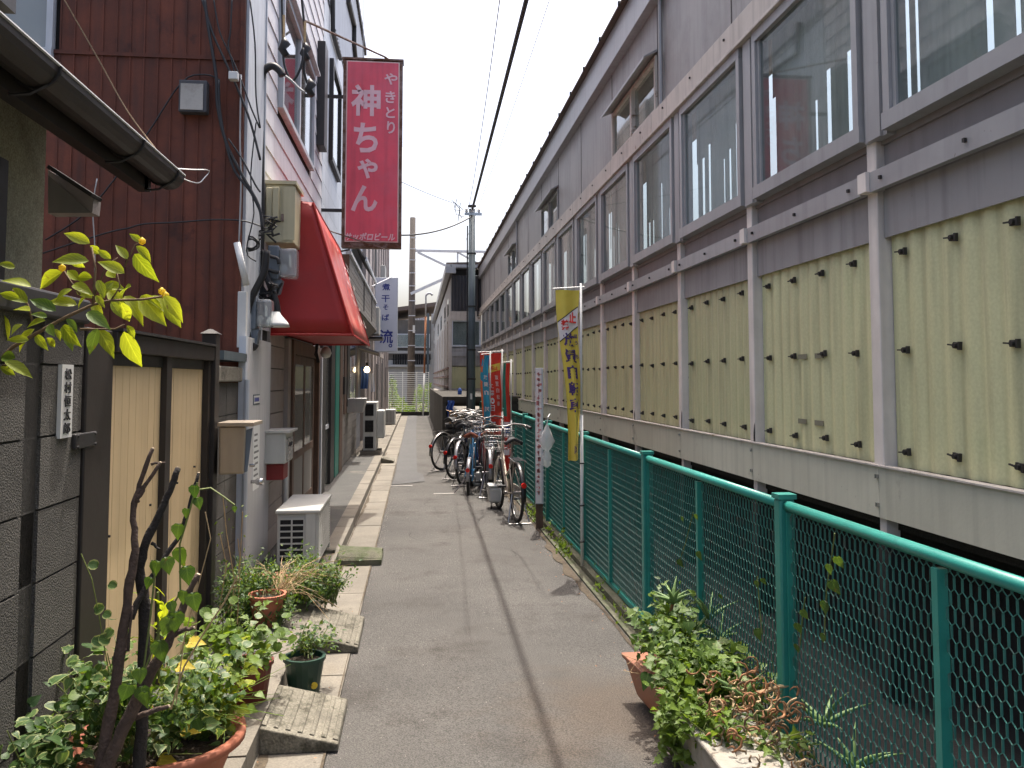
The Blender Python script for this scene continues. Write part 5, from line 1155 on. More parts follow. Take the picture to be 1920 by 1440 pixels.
# ============================================================ BICYCLES
def ringpts(c, R, n=28): return [Vector((c[0], c[1]+R*math.cos(2*math.pi*i/n), c[2]+R*math.sin(2*math.pi*i/n))) for i in range(n+1)]
def make_bike(label, frame_m, saddle_m='rubber_black', R=.33, basket=True, rack=True, reflector=True, fender='chrome', wb=1.08, drop=True, sadz=.88, barz=1.0, stand='double', grp='bicycles parked along the green fence'):
    t = thing('bicycle', label, 'bicycle', (0, 0, 0), grp)
    for nm, yc in (('rear_wheel', 0), ('front_wheel', wb)):
        w_ = MB().tube(ringpts((0, yc, R), R-.02), .019, 8, False).build(nm, 'tyre', t, smooth=True)
        MB().tube(ringpts((0, yc, R), R-.043), .009, 6, False).build('rim', 'chrome', w_, smooth=True)
        MB().tube([(-.045, yc, R), (.045, yc, R)], .022, 10).build('hub', 'chrome', w_)
        s = MB()
        for i in range(20):
            a = 2*math.pi*i/20; s.bar((.02*(-1)**i, yc, R), (0, yc+(R-.045)*math.cos(a+.15), R+(R-.045)*math.sin(a+.15)), .0022, cap=False)
        s.build('spokes', 'grey_plastic', w_)
    bb_ = (0, .44, R-.05); st = (0, .28, sadz-.12); hd_ = (0, wb-.22, .70); hd2 = (0, wb-.25, .86)
    f = MB(); f.tube([bb_, st], .016, 8)
    if drop: f.tube([bb_, (0, .62, R+.06), (0, wb-.30, .60), hd_], .021, 8); f.tube([(0, .37, .56), (0, .6, .46), (0, wb-.24, .74)], .013, 8)
    else: f.tube([bb_, hd_], .019, 8); f.tube([(0, .31, sadz-.25), hd2], .016, 8)
    for s in (-1, 1): f.tube([(s*.02, .42, R-.05), (s*.055, 0, R)], .010, 6); f.tube([(s*.02, .30, sadz-.26), (s*.055, 0, R)], .009, 6)
    f.build('frame', frame_m, t, smooth=True)
    fk = MB(); fk.tube([hd2, hd_, (0, wb-.17, .66)], .018, 8)
    for s in (-1, 1): fk.tube([(s*.03, wb-.17, .66), (s*.045, wb-.08, .45), (s*.05, wb, R)], [.014, .012, .009], 6)
    fk.build('fork', frame_m, t, smooth=True)
    MB().tube([hd2, (0, wb-.28, barz-.03), (0, wb-.22, barz)], .013, 8).build('stem', 'chrome', t, smooth=True)
    hb = MB().tube([(-.28, wb-.46, barz+.0), (-.24, wb-.38, barz+.02), (-.15, wb-.24, barz+.03), (-.05, wb-.22, barz), (.05, wb-.22, barz), (.15, wb-.24, barz+.03), (.24, wb-.38, barz+.02), (.28, wb-.46, barz)], .0115, 8).build('handlebar', 'chrome', t, smooth=True)
    for s in (-1, 1):
        MB().tube([(s*.265, wb-.42, barz+.012), (s*.29, wb-.52, barz-.01)], .018, 8).build('grip', 'rubber_black', hb)
        MB().tube([(s*.23, wb-.34, barz+.02), (s*.26, wb-.44, barz-.03)], .006, 5).build('brake_lever', 'chrome', hb)
    sd = MB(); sd.grid(lambda u, v: ((u-.5)*2*(.10-.075*max(0, (v-.35)/.65)**.8), .14+v*.27, sadz+.028*math.cos((u-.5)*math.pi)-.03*abs(u-.5)*2+.015*(1-v)), 8, 8)
    sd.build('saddle', saddle_m, t, smooth=True, solid=.035)
    MB().tube([st, (0, .26, sadz)], .013, 8).build('seat_post', 'chrome', t)
    cr = MB().tube([(-.06, .44, R-.05), (.06, .44, R-.05)], .018, 8).tube([(.062, .44, R-.05), (.065, .56, R-.14)], .01, 6).tube([(-.062, .44, R-.05), (-.065, .32, R+.04)], .01, 6)
    cr.tube(ringpts((.045, .44, R-.05), .085, 16), .006, 5).build('crank', 'chrome', t)
    for s, py, pz in ((1, .56, R-.14), (-1, .32, R+.04)): MB().box(s*.11-.045, s*.11+.045, py-.035, py+.035, pz-.011, pz+.011).build('pedal', 'rubber_black', t)
    MB().box(.04, .055, .02, .46, R-.07, R+.06).build('chain_case', frame_m if drop else 'bike_black', t, bevel=.006)
    for nm, yc, a0, a1 in (('rear_fender', 0, .35, 3.3), ('front_fender', wb, .7, 2.9)):
        g = MB(); g.grid(lambda u, v: ((u-.5)*.055, yc+(R+.02-.008*abs(2*u-1))*math.cos(a0+(a1-a0)*v), R+(R+.02-.008*abs(2*u-1))*math.sin(a0+(a1-a0)*v)), 4, 16)
        g.build(nm, fender, t, smooth=True, solid=.002)
    if rack:
        m = MB()
        for s in (-1, 1): m.tube([(s*.05, .2, R+.38), (s*.065, -.2, R+.36)], .006, 5).tube([(s*.065, -.12, R+.36), (s*.06, 0, R)], .005, 5)
        for q in range(4): m.tube([(-.06, .15-q*.11, R+.378), (.06, .15-q*.11, R+.378)], .005, 5)
        m.build('rear_rack', 'chrome', t)
    if reflector: MB().tube([(0, -.33-.0, R+.12), (0, -.355, R+.12)], .03, 10).build('rear_reflector', 'reflector_red', t)
    if basket:
        m = MB(); y0, y1, zb_, zt_ = wb-.14, wb+.16, .74, .97
        for q in range(4):
            e = q/3; ex = .14+.035*e; z = zb_+(zt_-zb_)*e
            m.tube([(-ex, y0, z), (ex, y0, z), (ex, y1+.03*e, z), (-ex, y1+.03*e, z), (-ex, y0, z)], .005 if q == 3 else .003, 5)
        for q in range(9):
            xx = -.14+q*.035
            for yy in (y0, y1): m.tube([(xx, yy, zb_), (xx*1.25, yy+(.03 if yy == y1 else 0), zt_)], .0025, 4)
            m.tube([(xx, y0, zb_), (xx, y1, zb_)], .0025, 4)
        for q in range(7):
            yy = y0+q*.05
            for s in (-1, 1): m.tube([(s*.14, yy, zb_), (s*.175, yy, zt_)], .0025, 4)
        m.build('front_basket', 'steel', t)
    MB().lathe((0, wb-.02, .68), [(.001, -.03), (.03, -.02), (.035, .03), (.001, .035)], 10).build('headlight', 'rubber_black', t)
    if stand == 'double': MB().tube([(-.05, .02, R), (-.12, -.1, .02), (-.13, -.16, .012), (.13, -.16, .012), (.12, -.1, .02), (.05, .02, R)], .008, 6).build('stand', 'chrome', t)
    else: MB().tube([(-.05, .1, R-.05), (-.2, .02, .01)], .009, 6).build('stand', 'chrome', t)
    cb = MB()
    for s in (-1, 1): cb.tube([(s*.24, wb-.36, barz), (s*.12, wb-.05, barz-.02), (s*.03, wb-.1, .8), (s*.02, wb-.25, .6)], .004, 5)
    cb.build('brake_cables', 'cable_black', t)
    return t
def put(t, x, y, rz, lean=0): t.location = (x, y, 0); t.rotation_euler = (0, lean, rz); return t
put(make_bike('nearest bicycle with black saddle, pale frame and red reflector by the signboard', 'bike_cream', fender='bike_black', wb=1.06, barz=1.03), 1.13, 9.62, .10)
put(make_bike('maroon bicycle second from the camera with a wire basket', 'bike_maroon', 'leather_brown', fender='bike_silver', sadz=.84, reflector=True, barz=1.04), .98, 11.75, .0, .02)
put(make_bike('small silver and light blue bicycle with a brown saddle', 'bike_sky', 'leather_brown', R=.25, wb=.92, sadz=.80, barz=.98, basket=False, rack=False, fender='bike_silver', stand='single'), .73, 12.05, -.12, .03)
put(make_bike('dark blue bicycle turned half sideways at the road edge', 'bike_blue', fender='bike_black', basket=False, drop=False), .62, 13.9, -.55, .04)
put(make_bike('black bicycle with a shiny chrome rear fender furthest to the left', 'bike_black', fender='chrome', rack=True, basket=False), .46, 15.2, -.7, .02)
put(make_bike('blue framed bicycle wedged in the middle of the row', 'bike_blue', basket=True), .92, 13.3, -.1, -.03)
put(make_bike('silver bicycle with long handlebar tucked behind the blue one', 'bike_silver', basket=False), .78, 14.7, -.35, .02)
put(make_bike('black basket bicycle at the back of the row by the steel pole', 'bike_black', basket=True), .95, 16.1, -.25, -.02)
put(make_bike('silver bicycle close to the fence beside the red flag', 'bike_silver', 'rubber_black', basket=True, reflector=False), 1.2, 13.0, .05, .03)
put(make_bike('dark bicycle with a black basket just behind the maroon one', 'bike_black', fender='bike_black', basket=True, barz=1.02), 1.08, 12.5, -.06, .04)
put(make_bike('dark bicycle leaning left between the two blue ones', 'bike_black', fender='bike_silver', basket=True, rack=True, barz=1.05), .70, 13.1, -.3, -.05)
t = thing('grey_case', 'pale grey plastic case on the ground left of the nearest bicycle', 'case', (1.0, 10.7, 0))
MB().box(.90, 1.07, 10.6, 10.85, .08, .27).build('body', 'ac_body', t, bevel=.03); MB().box(.895, 1.075, 10.595, 10.855, .272, .30).build('lid', 'white_plastic', t, bevel=.012)
MB().tube([(.93, 10.65, 0), (.93, 10.65, .08), (1.03, 10.65, .08), (1.03, 10.65, 0)], .01, 6).build('leg', 'dark_metal', t)
tag(MB().box(.86, .99, 13.0, 13.15, 0, .2).build('grey_block', 'white_plastic', bevel=.02), 'small grey block on the road between the parked bicycle wheels', 'block')
# boxes and basket beside the retaining wall
def cbx_(x0, x1, y0, y1, z0, z1, lb, rz=0):
    t = thing('cardboard_box', lb, 'cardboard box', ((x0+x1)/2, (y0+y1)/2, z0)); MB().box(x0, x1, y0, y1, z0, z1).build('carton', 'cardboard', t, bevel=.004)
    MB().bar(((x0+x1)/2, y0, z1+.003), ((x0+x1)/2, y1, z1+.003), .05, .002).build('packing_tape', 'straw', t)
    MB().hexa([(x0-.06, y0, z1+.02), (x0, y0, z1), (x0, y1, z1), (x0-.06, y1, z1+.02), (x0-.06, y0, z1+.025), (x0, y0, z1+.005), (x0, y1, z1+.005), (x0-.06, y1, z1+.025)]).build('flap', 'cardboard', t)
    t.rotation_euler.z = rz
cbx_(.70, .98, 18.2, 18.5, .67, .93, 'brown cardboard box stacked on the dark crate beside the retaining block')
cbx_(.98, 1.22, 18.3, 18.6, .67, .88, 'second cardboard box leaning right of the first one', .0)
t = thing('dark_crate', 'black mesh crate stand holding the cardboard boxes', 'crate', (.95, 18.3, 0))
MB().box(.62, 1.28, 18.1, 18.7, .60, .665).box(.62, .66, 18.1, 18.14, 0, .6).box(1.24, 1.28, 18.1, 18.14, 0, .6).build('frame', 'dark_metal', t)
for i in range(7): piece('slat', 'dark_metal', t, .67, 1.23, 18.10, 18.115, .05+i*.075, .10+i*.075)
a = W(843, 770, Y=18.8)
g = MB(); g.grid(lambda u, v: (a.x-.05+u*.14+.02*math.sin(v*9), 18.9+.03*math.sin(u*11), .78+v*.36), 8, 8)
tag(g.build('blue_net', 'net_blue', solid=.006), 'blue crow net hanging on the face of the retaining block', 'net')
p = W(862, 735, Y=22); tag(MB().lathe((p.x, 22, 1.222), [(.05, 0), (.055, .1), (.03, .16), (.001, .17)], 8).build('blue_bottle', 'net_blue'), 'small blue bottle standing on the retaining block ledge', 'bottle')
# ============================================================ FLAGS
def flag(name, label, m, pole_xy, ztop, pz, wfun, H, fold, mats_extra=None, yoff=0):
    xp, yp = pole_xy
    t = thing(name, label, 'banner flag', (xp, yp, 0), 'tall banner flags tied to the green fence')
    MB().tube([(xp, yp, pz), (xp, yp, ztop*.55)], .014, 8).tube([(xp, yp, ztop*.55), (xp, yp, ztop+.05)], .010, 8).build('pole', 'white_plastic', t, smooth=True)
    MB().tube([(xp+.03, yp, ztop+.02), (xp-wfun(0)-.04, yp-.01, ztop-.0)], .006, 6).build('top_rod', 'white_plastic', t)
    def pos(u, v): return Vector((xp-.012-u*wfun(v)-.012*math.sin(v*8), yp+fold(u, v), ztop-.01-v*H+.015*u*math.sin(v*5)))
    g = MB(); g.grid(pos, 24, 60); g.build('cloth', m, t, smooth=True)
    return t, pos
def patch(t, pos, m, name, u0, u1, vfun0, vfun1, d=-.004):
    g = MB(); g.grid(lambda a, b: pos(u0+(u1-u0)*a, vfun0(a)+(vfun1(a)-vfun0(a))*b)+Vector((0, d, 0)), 14, 6); g.build(name, m, t, smooth=True)
def ftext(ch, t, pos, u, v, w_, h, m, wf, H, bold=.03, d=-.007):
    me = fit_text(ch, w_, h, m, t, (0, 0, 0), FACE, bold, map_fn=lambda c: pos(u-c.x/1, v-c.y)+Vector((0, d-c.z, 0)))
wY = lambda v: .205-.115*min(1, v*1.15)
fy = lambda u, v: .05*math.sin(u*7+v*2.2)*(.4+v*.6)
t, pos = flag('yellow_flag', 'yellow no parking banner flag with purple Japanese lettering tied to the near fence post', 'flag_yellow', (1.385, 7.12), 2.37, .05, wY, 1.43, fy)
patch(t, pos, 'flag_white', 'white_band', .02, .98, lambda a: .10+.10*a, lambda a: .215+.10*a)
for dv in (.095, .213): patch(t, pos, 'ink_black', 'band_line', .02, .98, lambda a: dv+.10*a, lambda a: dv+.007+.10*a, -.0055)
ftext('禁', t, pos, .66, .215, .36, .065, 'ink_red', wY, 1.43); ftext('止', t, pos, .27, .165, .36, .065, 'ink_red', wY, 1.43)
for ch, v in (('放', .30), ('置', .395), ('自', .49), ('転', .585), ('車', .68)): ftext(ch, t, pos, .50, v, .62, .078, 'ink_purple', wY, 1.43, .035)
for ch, v in (('ほ', .275), ('う', .315), ('ち', .395)): ftext(ch, t, pos, .12, v, .14, .024, 'ink_purple', wY, 1.43, .02)
ftext('区', t, pos, .30, .935, .38, .05, 'ink_purple', wY, 1.43, .01)
for z in (.9, .55, .25): LBZ = {.9: 'topmost', .55: 'middle', .25: 'lowest'}[z]; tag(MB().tube([(1.36, 7.1, z), (1.40, 7.10, z), (1.43, 7.3, z), (1.43, 7.37, z)], .006, 5).build('cable_tie', 'cable_black'), LBZ+' black tie holding the yellow flag pole to the fence post', 'cable tie', 'black ties on the yellow flag pole')
wR = lambda v: .33-.12*v
t, pos = flag('red_flag', 'red banner flag with white lettering and a yellow band behind the parked bicycles', 'flag_red', (1.30, 13.0), 2.02, .05, wR, 1.25, lambda u, v: .05*math.sin(u*6+v*3))
patch(t, pos, 'flag_yellow', 'yellow_band', .02, .98, lambda a: .12+.07*a, lambda a: .21+.07*a)
ftext('禁止', t, pos, .32, .19, .44, .05, 'ink_red', wR, 1.25)
for ch, v in (('土', .40), ('曜', .50), ('・', .585), ('日', .67)): ftext(ch, t, pos, .58, v, .24, .07, 'flag_white', wR, 1.25, .01)
for ch, v in (('放', .30), ('置', .38), ('自', .46), ('転', .54), ('車', .62)): ftext(ch, t, pos, .22, v, .18, .055, 'flag_white', wR, 1.25, 0)
wB = lambda v: .10+.03*math.sin(v*4)
t, pos = flag('blue_flag', 'narrow twisted light blue banner with an orange edge in front of the red flag', 'flag_blue', (1.10, 12.8), 1.98, .4, wB, 1.35, lambda u, v: .04*math.sin(u*5+v*6))
def sl(v): return Vector((.12*v, 0, 0))
patch(t, pos, 'flag_orange', 'orange_edge', .78, 1.0, lambda a: 0, lambda a: .98)
for i, v in enumerate((.25, .33, .42, .6)): ftext('放置自区'[i], t, pos, .38, v, .5, .05, 'flag_white', wB, 1.35)
wG = lambda v: .10
t, pos = flag('patchwork_flag', 'long narrow red, white and green banner reaching low behind the bicycles', 'flag_red', (1.36, 12.3), 1.85, .05, wG, 1.55, lambda u, v: .03*math.sin(u*5+v*5))
patch(t, pos, 'flag_white', 'white_patch', .0, 1, lambda a: .55, lambda a: .68); patch(t, pos, 'net_blue', 'blue_patch', .2, .8, lambda a: .58, lambda a: .65, -.008); patch(t, pos, 'teal_paint', 'green_patch', .6, 1, lambda a: .0, lambda a: .5)
patch(t, pos, 'flag_white', 'white_patch', .1, .9, lambda a: .8, lambda a: .85)
tag(MB().grid(lambda u, v: (1.38-u*.06, 15.2+.02*math.sin(u*6+v*4), 1.95-v*1.3), 6, 16).build('thin_yellow_flag', 'flag_yellow', solid=.002), 'thin folded yellow banner further back on the fence', 'banner flag')
# narrow notice board on a wooden post
nb = thing('notice_board', 'narrow upright pale signboard with faded red marks on a wooden post', 'signboard', (1.34, 9.1, 0))
a = W(1004, 690, Y=9.1); b = W(1019, 945, Y=9.1)
MB().box(a.x, b.x, 9.1, 9.13, b.z, a.z).build('panel', 'light_trim', nb, bevel=.002)
MB().box(a.x+.004, b.x-.02, 9.096, 9.0985, b.z+.01, a.z-.01).build('paper_face', 'flag_white', nb)
z = a.z-.05
while z > b.z+.08:
    h = random.uniform(.03, .05); f = MB()
    for q in range(random.choice((3, 4))): x = a.x+.008+random.uniform(0, .035); f.box(x, x+random.uniform(.008, .03), 9.0935, 9.0955, z-random.uniform(0, h), z-random.uniform(0, h)+.008)
    f.box(a.x+.03, a.x+.038, 9.0935, 9.0955, z-h, z+.005); f.build('faded_mark', 'ink_pink', nb); z -= h+.02
MB().box(a.x+.01, b.x-.0, 9.135, 9.17, 0, a.z-.1).build('post', 'wood_frame', nb)
# plastic bag on the fence
bg = MB(); c = W(1022, 800, Y=8.9)
bg.lathe((0, 0, 0), [(.012, 0), (.05, -.08), (.075, -.17), (.07, -.23), (.03, -.27), (.045, -.33), (.04, -.42), (.001, -.45)], 14, 1, .6)
bg.v = [(x*(1+.25*math.sin(z*60+x*90))+c.x+.02, y+c.y-.0+.01*math.sin(z*80), z+c.z+.02) for x, y, z in bg.v]
tag(bg.build('plastic_bag', 'clear_plastic', smooth=True), 'crumpled clear plastic bag tied to the green fence', 'plastic bag')
tag(MB().tube([c+Vector((.02, 0, .02)), c+Vector((.03, 0, .10)), c+Vector((.06, .05, .13))], .006, 6).build('bag_string', 'fence_white'), 'white string tying the plastic bag to the fence rail', 'string')

# ============================================================ PLANTS
def orient(tip, base): return (tip-base)
# bright branch at upper left
br = thing('bright_branch', 'overhanging branch with glossy bright yellow green leaves at left above the block wall', 'tree branch', (-1.5, 2.7, 1.5))
YBR = 2.75
def B4(x, y, Y=YBR): return W(x*.41667, 400+y*.41667, Y=Y)
for pts, r in (([(-80, 720), (0, 660), (60, 600), (150, 548), (290, 470), (420, 410), (500, 392), (640, 388), (745, 372)], .007), ([(420, 410), (424, 330), (430, 250), (412, 150)], .005), ([(150, 500), (125, 410), (60, 350), (0, 320)], .004), ([(360, 365), (320, 310), (285, 255)], .004), ([(360, 522), (440, 522), (520, 520), (560, 500)], .004), ([(425, 370), (480, 230), (530, 200)], .003), ([(500, 392), (540, 330), (520, 240)], .003), ([(560, 240), (610, 140), (640, 128)], .003), ([(0, 690), (30, 680), (80, 670)], .004)):
    n = len(pts); MB().tube([B4(x, y) for x, y in pts], [r*(1-.6*i/n) for i in range(n)], 6).build('twig', 'twig', br, smooth=True)
LV = [(405,135,285,85),(405,145,462,190),(400,215,232,210),(310,200,385,250),(500,205,432,160),(560,270,442,205),(575,208,520,138),(640,130,580,90),(612,148,693,215),(605,182,687,300),(281,265,145,330),(415,290,325,282),(520,290,470,238),(325,342,243,372),(345,340,415,372),(347,412,212,382),(252,440,130,380),(125,402,-5,332),(88,385,-10,352),(140,332,15,280),(68,242,-10,225),(135,440,57,425),(212,465,150,448),(205,482,110,498),(155,520,60,600),(-10,440,22,600),(222,500,240,552),(162,545,207,612),(298,475,358,532),(283,505,336,590),(293,530,328,618),(245,520,282,572),(392,445,487,502),(430,370,472,425),(420,400,452,462),(465,322,562,338),(488,350,562,420),(500,398,552,472),(540,398,592,502),(560,372,655,475),(563,385,617,442),(635,370,742,502),(678,372,736,432),(735,395,817,515),(735,372,832,475),(440,518,398,636),(443,522,517,634),(558,532,634,697),(570,505,616,562),(20,668,153,735),(0,690,72,730),(10,720,52,790),(70,652,-5,640),(130,570,30,560),(210,560,252,605),(100,500,48,520),(352,302,298,250),(328,322,402,340),(455,382,503,300),(440,300,470,380),(385,380,330,430),(590,330,520,350)]
for i, (bx_, by_, tx, ty_) in enumerate(LV):
    y0 = YBR+random.uniform(-.10, .10); y1 = y0+random.uniform(-.05, .05)
    b_ = B4(bx_, by_, y0); t_ = B4(tx, ty_, y1); L_ = (t_-b_).length
    up = Vector((random.uniform(-.5, .5), -1.0, random.uniform(.1, 1.2)))
    leaf_obj('oval', 'leaf_bright' if by_ < 430 or random.random() < .5 else 'leaf_green', br, b_, t_-b_, up, L_, droop=random.choice((.1, .3, .4)), fold=.5)
for (x, y) in ((728, 350), (640, 125), (280, 245), (745, 368)):
    MB().lathe(B4(x, y, YBR-.02), [(.001, -.012), (.010, -.006), (.011, .004), (.001, .012)], 8).build('bud', 'leaf_yellow', br, smooth=True)
# bare cut sapling at bottom left
sp_ = thing('bare_sapling', 'dark leafless cut sapling with several stems at the bottom left', 'tree', (-.95, 2.75, 0))
def stem(pts, r, m, Y0=2.75, cut=True, par=None, name='stem'):
    P = [W(x, y, Y=Y0+dy) for x, y, dy in pts]; n = len(P); R_ = [r[0]+(r[1]-r[0])*i/(n-1) for i in range(n)]
    o = []; rr = []
    for i in range(n-1):
        for k in range(4): q = k/4; o.append(P[i].lerp(P[i+1], q)+rv(.0025)); rr.append((R_[i]+(R_[i+1]-R_[i])*q)*random.uniform(.9, 1.12))
    o.append(P[-1]); rr.append(R_[-1]); s = MB().tube(o, rr, 9).build(name, m, par or sp_, smooth=True)
    if cut: d = (P[-1]-P[-2]).normalized(); MB().tube([P[-1]+d*.0008, P[-1]+d*.004], r[1]*.8, 9).build('cut_end', 'cut_wood', s)
    return P
stem([(165, 1560, 0), (190, 1440, 0), (212, 1312, .02), (228, 1207, .03), (242, 1106, .03), (253, 1031, .04), (250, 956, .05), (262, 908, .06), (286, 842, .06)], (.021, .006), 'bark')
stem([(255, 940, .05), (270, 915, .05), (300, 868, .05)], (.008, .005), 'bark'); stem([(283, 870, .06), (310, 868, .06)], (.004, .003), 'bark', cut=False)
stem([(258, 1500, .10), (268, 1320, .10), (272, 1140, .10), (262, 1065, .10), (270, 1025, .10), (295, 972, .11), (318, 920, .12), (334, 878, .13)], (.021, .009), 'bark_black')
stem([(165, 1560, -.02), (200, 1440, -.02), (228, 1369, -.02), (285, 1256, -.02), (322, 1192, -.02), (349, 1125, 0), (371, 1078, 0)], (.024, .008), 'bark')
stem([(285, 1020, .1), (300, 1030, .1)], (.006, .003), 'bark_black', cut=False)
stem([(245, 1160, .03), (262, 1120, .05), (307, 1050, .08), (340, 1000, .1), (358, 940, .1), (372, 888, .1)], (.011, .005), 'bark_black')
stem([(322, 1192, 0), (345, 1180, 0), (363, 1177, 0)], (.010, .005), 'bark'); stem([(240, 1350, .02), (280, 1335, 0), (316, 1324, 0)], (.010, .006), 'bark')
stem([(225, 1215, .03), (240, 1220, .02), (248, 1135, .02)], (.006, .003), 'bark', cut=False)
# climbing vine on sapling with heart leaves
vn = thing('heart_leaf_vine', 'vine with heart shaped green leaves climbing the bare sapling', 'vine', (-.9, 2.75, .2))
def vine(pts, Y0, r=.003, m='green_stem', par=None): MB().tube([W(x, y, Y=Y0) for x, y in pts], r, 5).build('vine_stem', m, par or vn)
vine([(370, 905), (355, 960), (337, 1020), (338, 1110), (300, 1180), (270, 1260)], 2.70); vine([(270, 1250), (283, 1150), (290, 1080), (285, 1050)], 2.7)
vine([(440, 947), (420, 932), (395, 915), (375, 918)], 2.9); vine([(445, 1080), (420, 1130), (380, 1190), (345, 1250), (320, 1330)], 2.9, .003, 'straw'); vine([(330, 1320), (345, 1200), (395, 1010), (385, 960)], 2.85, .002, 'straw')
for x, y, s, dx in [(365, 912, 34, 0), (370, 935, 30, .3), (335, 985, 40, -.1), (338, 1030, 50, .1), (350, 955, 24, -.2), (295, 1055, 40, -.3), (312, 1048, 42, .3), (350, 1065, 46, .2), (362, 1115, 48, .2), (330, 1150, 52, .0), (318, 1160, 50, -.3), (300, 1205, 56, .1), (240, 1285, 46, -.3), (265, 1290, 44, .2), (262, 1255, 40, .1), (272, 1300, 40, 0), (345, 1110, 34, -.2), (320, 1130, 30, .4), (282, 1085, 30, -.5), (440, 950, 16, 0)]:
    b_ = W(x, y, Y=2.68+random.uniform(-.05, .03)); leaf_obj('heart', 'leaf_heart', vn, b_, Vector((dx, -.15, -1)), Vector((random.uniform(-.4, .4), -1, .35)), s*2.7/1600*.68, droop=.4, fold=.35)
for x, y in [(183, 1060), (205, 1095), (178, 1145), (195, 1150), (192, 1205), (205, 1200), (200, 1265), (212, 1255), (168, 1295), (210, 1180)]:
    b_ = W(x, y, Y=3.0); leaf_obj('round', 'leaf_varieg', vn, b_, Vector((random.uniform(-1, 1), -.2, random.uniform(-.6, .5))), Vector((0, -1, .5)), random.uniform(.028, .04), droop=.1)
vine([(152, 1038), (172, 1085), (185, 1150), (195, 1210), (208, 1280)], 3.0, .002)
# terracotta bowl with mixed plants
tc = thing('terracotta_planter', 'wide terracotta bowl overflowing with variegated ivy at the bottom left', 'planter', (-.95, 3.22, .095))
c0 = (-.90, 3.22, .10)
MB().lathe(c0, [(.16, 0), (.17, .01), (.225, .12), (.262, .21), (.298, .222), (.298, .25), (.272, .25), (.26, .21), (.25, .20), (.001, .195)], 32).build('bowl', 'terracotta', tc, smooth=True)
MB().lathe(c0, [(.25, .21), (.001, .22)], 24).build('soil', 'soil', tc)
def cluster(par, cx, cy, z0, z1, rx, ry, n_obj, n_stuff, kinds, mats_, size, stems=10, bias=0):
    """leaves spread through a lumpy volume; the large ones are objects, the small ones one mesh"""
    lumps = [(Vector((cx+random.uniform(-rx, rx)*.6, cy+random.uniform(-ry, ry)*.6, random.uniform(z0+.3*(z1-z0), z1-.05))), random.uniform(.35, .6)) for _ in range(7)]
    def pt():
        c, k = random.choice(lumps); a = random.uniform(0, 6.28); e = random.uniform(-1, 1); r = random.random()**.4
        return Vector((c.x+rx*k*r*math.cos(a), c.y+ry*k*r*math.sin(a), max(z0, c.z+(z1-z0)*.42*e*r)))
    ctr = Vector((cx, cy, z0))
    for i in range(n_obj):
        p = pt(); d = (p-ctr).normalized()+rv(.7); d.z *= .5; d.z -= .15
        leaf_obj(random.choice(kinds), random.choice(mats_), par, p, d, Vector((random.uniform(-.5, .5), random.uniform(-.9, .1), 1)), random.uniform(*size), droop=random.choice((.2, .4)), fold=.2)
    if n_stuff:
        for mm in set(mats_):
            q = MB(); q.uv = []
            for i in range(int(n_stuff/len(set(mats_)))):
                p = pt(); p = p.lerp(ctr, random.uniform(0, .45)); add_leaf(q, random.choice(kinds), p, rv()+Vector((0, 0, -.1)), rv(.6)+Vector((0, -.2, 1)), random.uniform(*size)*.75)
            q.build('foliage', mm, par, smooth=True, kind='stuff')
    q = MB()
    for i in range(stems):
        p = pt(); m_ = ctr.lerp(p, .5)+rv(.03)+Vector((0, 0, .03)); q.tube([ctr+rv(.04)*1, m_, p], [.004, .003, .0015], 5)
    if stems: q.build('stems', 'green_stem', par, kind='stuff')
cluster(tc, -.92, 3.12, .27, .70, .34, .30, 170, 900, ('heart', 'round', 'ivy'), ('leaf_varieg', 'leaf_dark', 'leaf_green'), (.024, .052), 30)
cluster(tc, -.76, 3.36, .29, .58, .20, .20, 70, 420, ('ivy', 'heart'), ('leaf_weed', 'leaf_bright'), (.028, .05), 10)
cluster(tc, -1.10, 2.85, .15, .58, .16, .25, 58, 420, ('heart', 'round'), ('leaf_varieg', 'leaf_dark'), (.03, .055), 8)
for i in range(16):   # upright lance leaves in the middle
    b_ = W(300+random.uniform(-14, 16), 1240-i*8, Y=2.98+random.uniform(-.05, .1)); leaf_obj('long', 'leaf_bright', tc, b_, Vector((random.uniform(-1, 1), random.uniform(-.5, .2), .55)), (0, 0, 1), random.uniform(.07, .10), droop=.3)
MB().tube([W(298, 1270, Y=3.0), W(296, 1110, Y=3.0)], .005, 6).build('lance_stem', 'green_stem', tc)
for x, y in ((355, 1205), (345, 1370), (335, 1250), (300, 1425)): leaf_obj('heart', 'leaf_yellow', tc, W(x, y, Y=3.05), Vector((1, -.3, .1)), (0, -.6, 1), .06, .2)
q = MB()
for i in range(60): a0 = Vector((-.85+random.uniform(-.1, .1), 3.25, .3)); q.tube([a0, a0+Vector((random.uniform(0, .15), random.uniform(-.1, .1), .12)), a0+Vector((random.uniform(-.25, .35), random.uniform(-.25, .25), random.uniform(.05, .3)))], [.0025, .002, .0008], 4)
q.build('grass_blades', 'leaf_weed', tc)
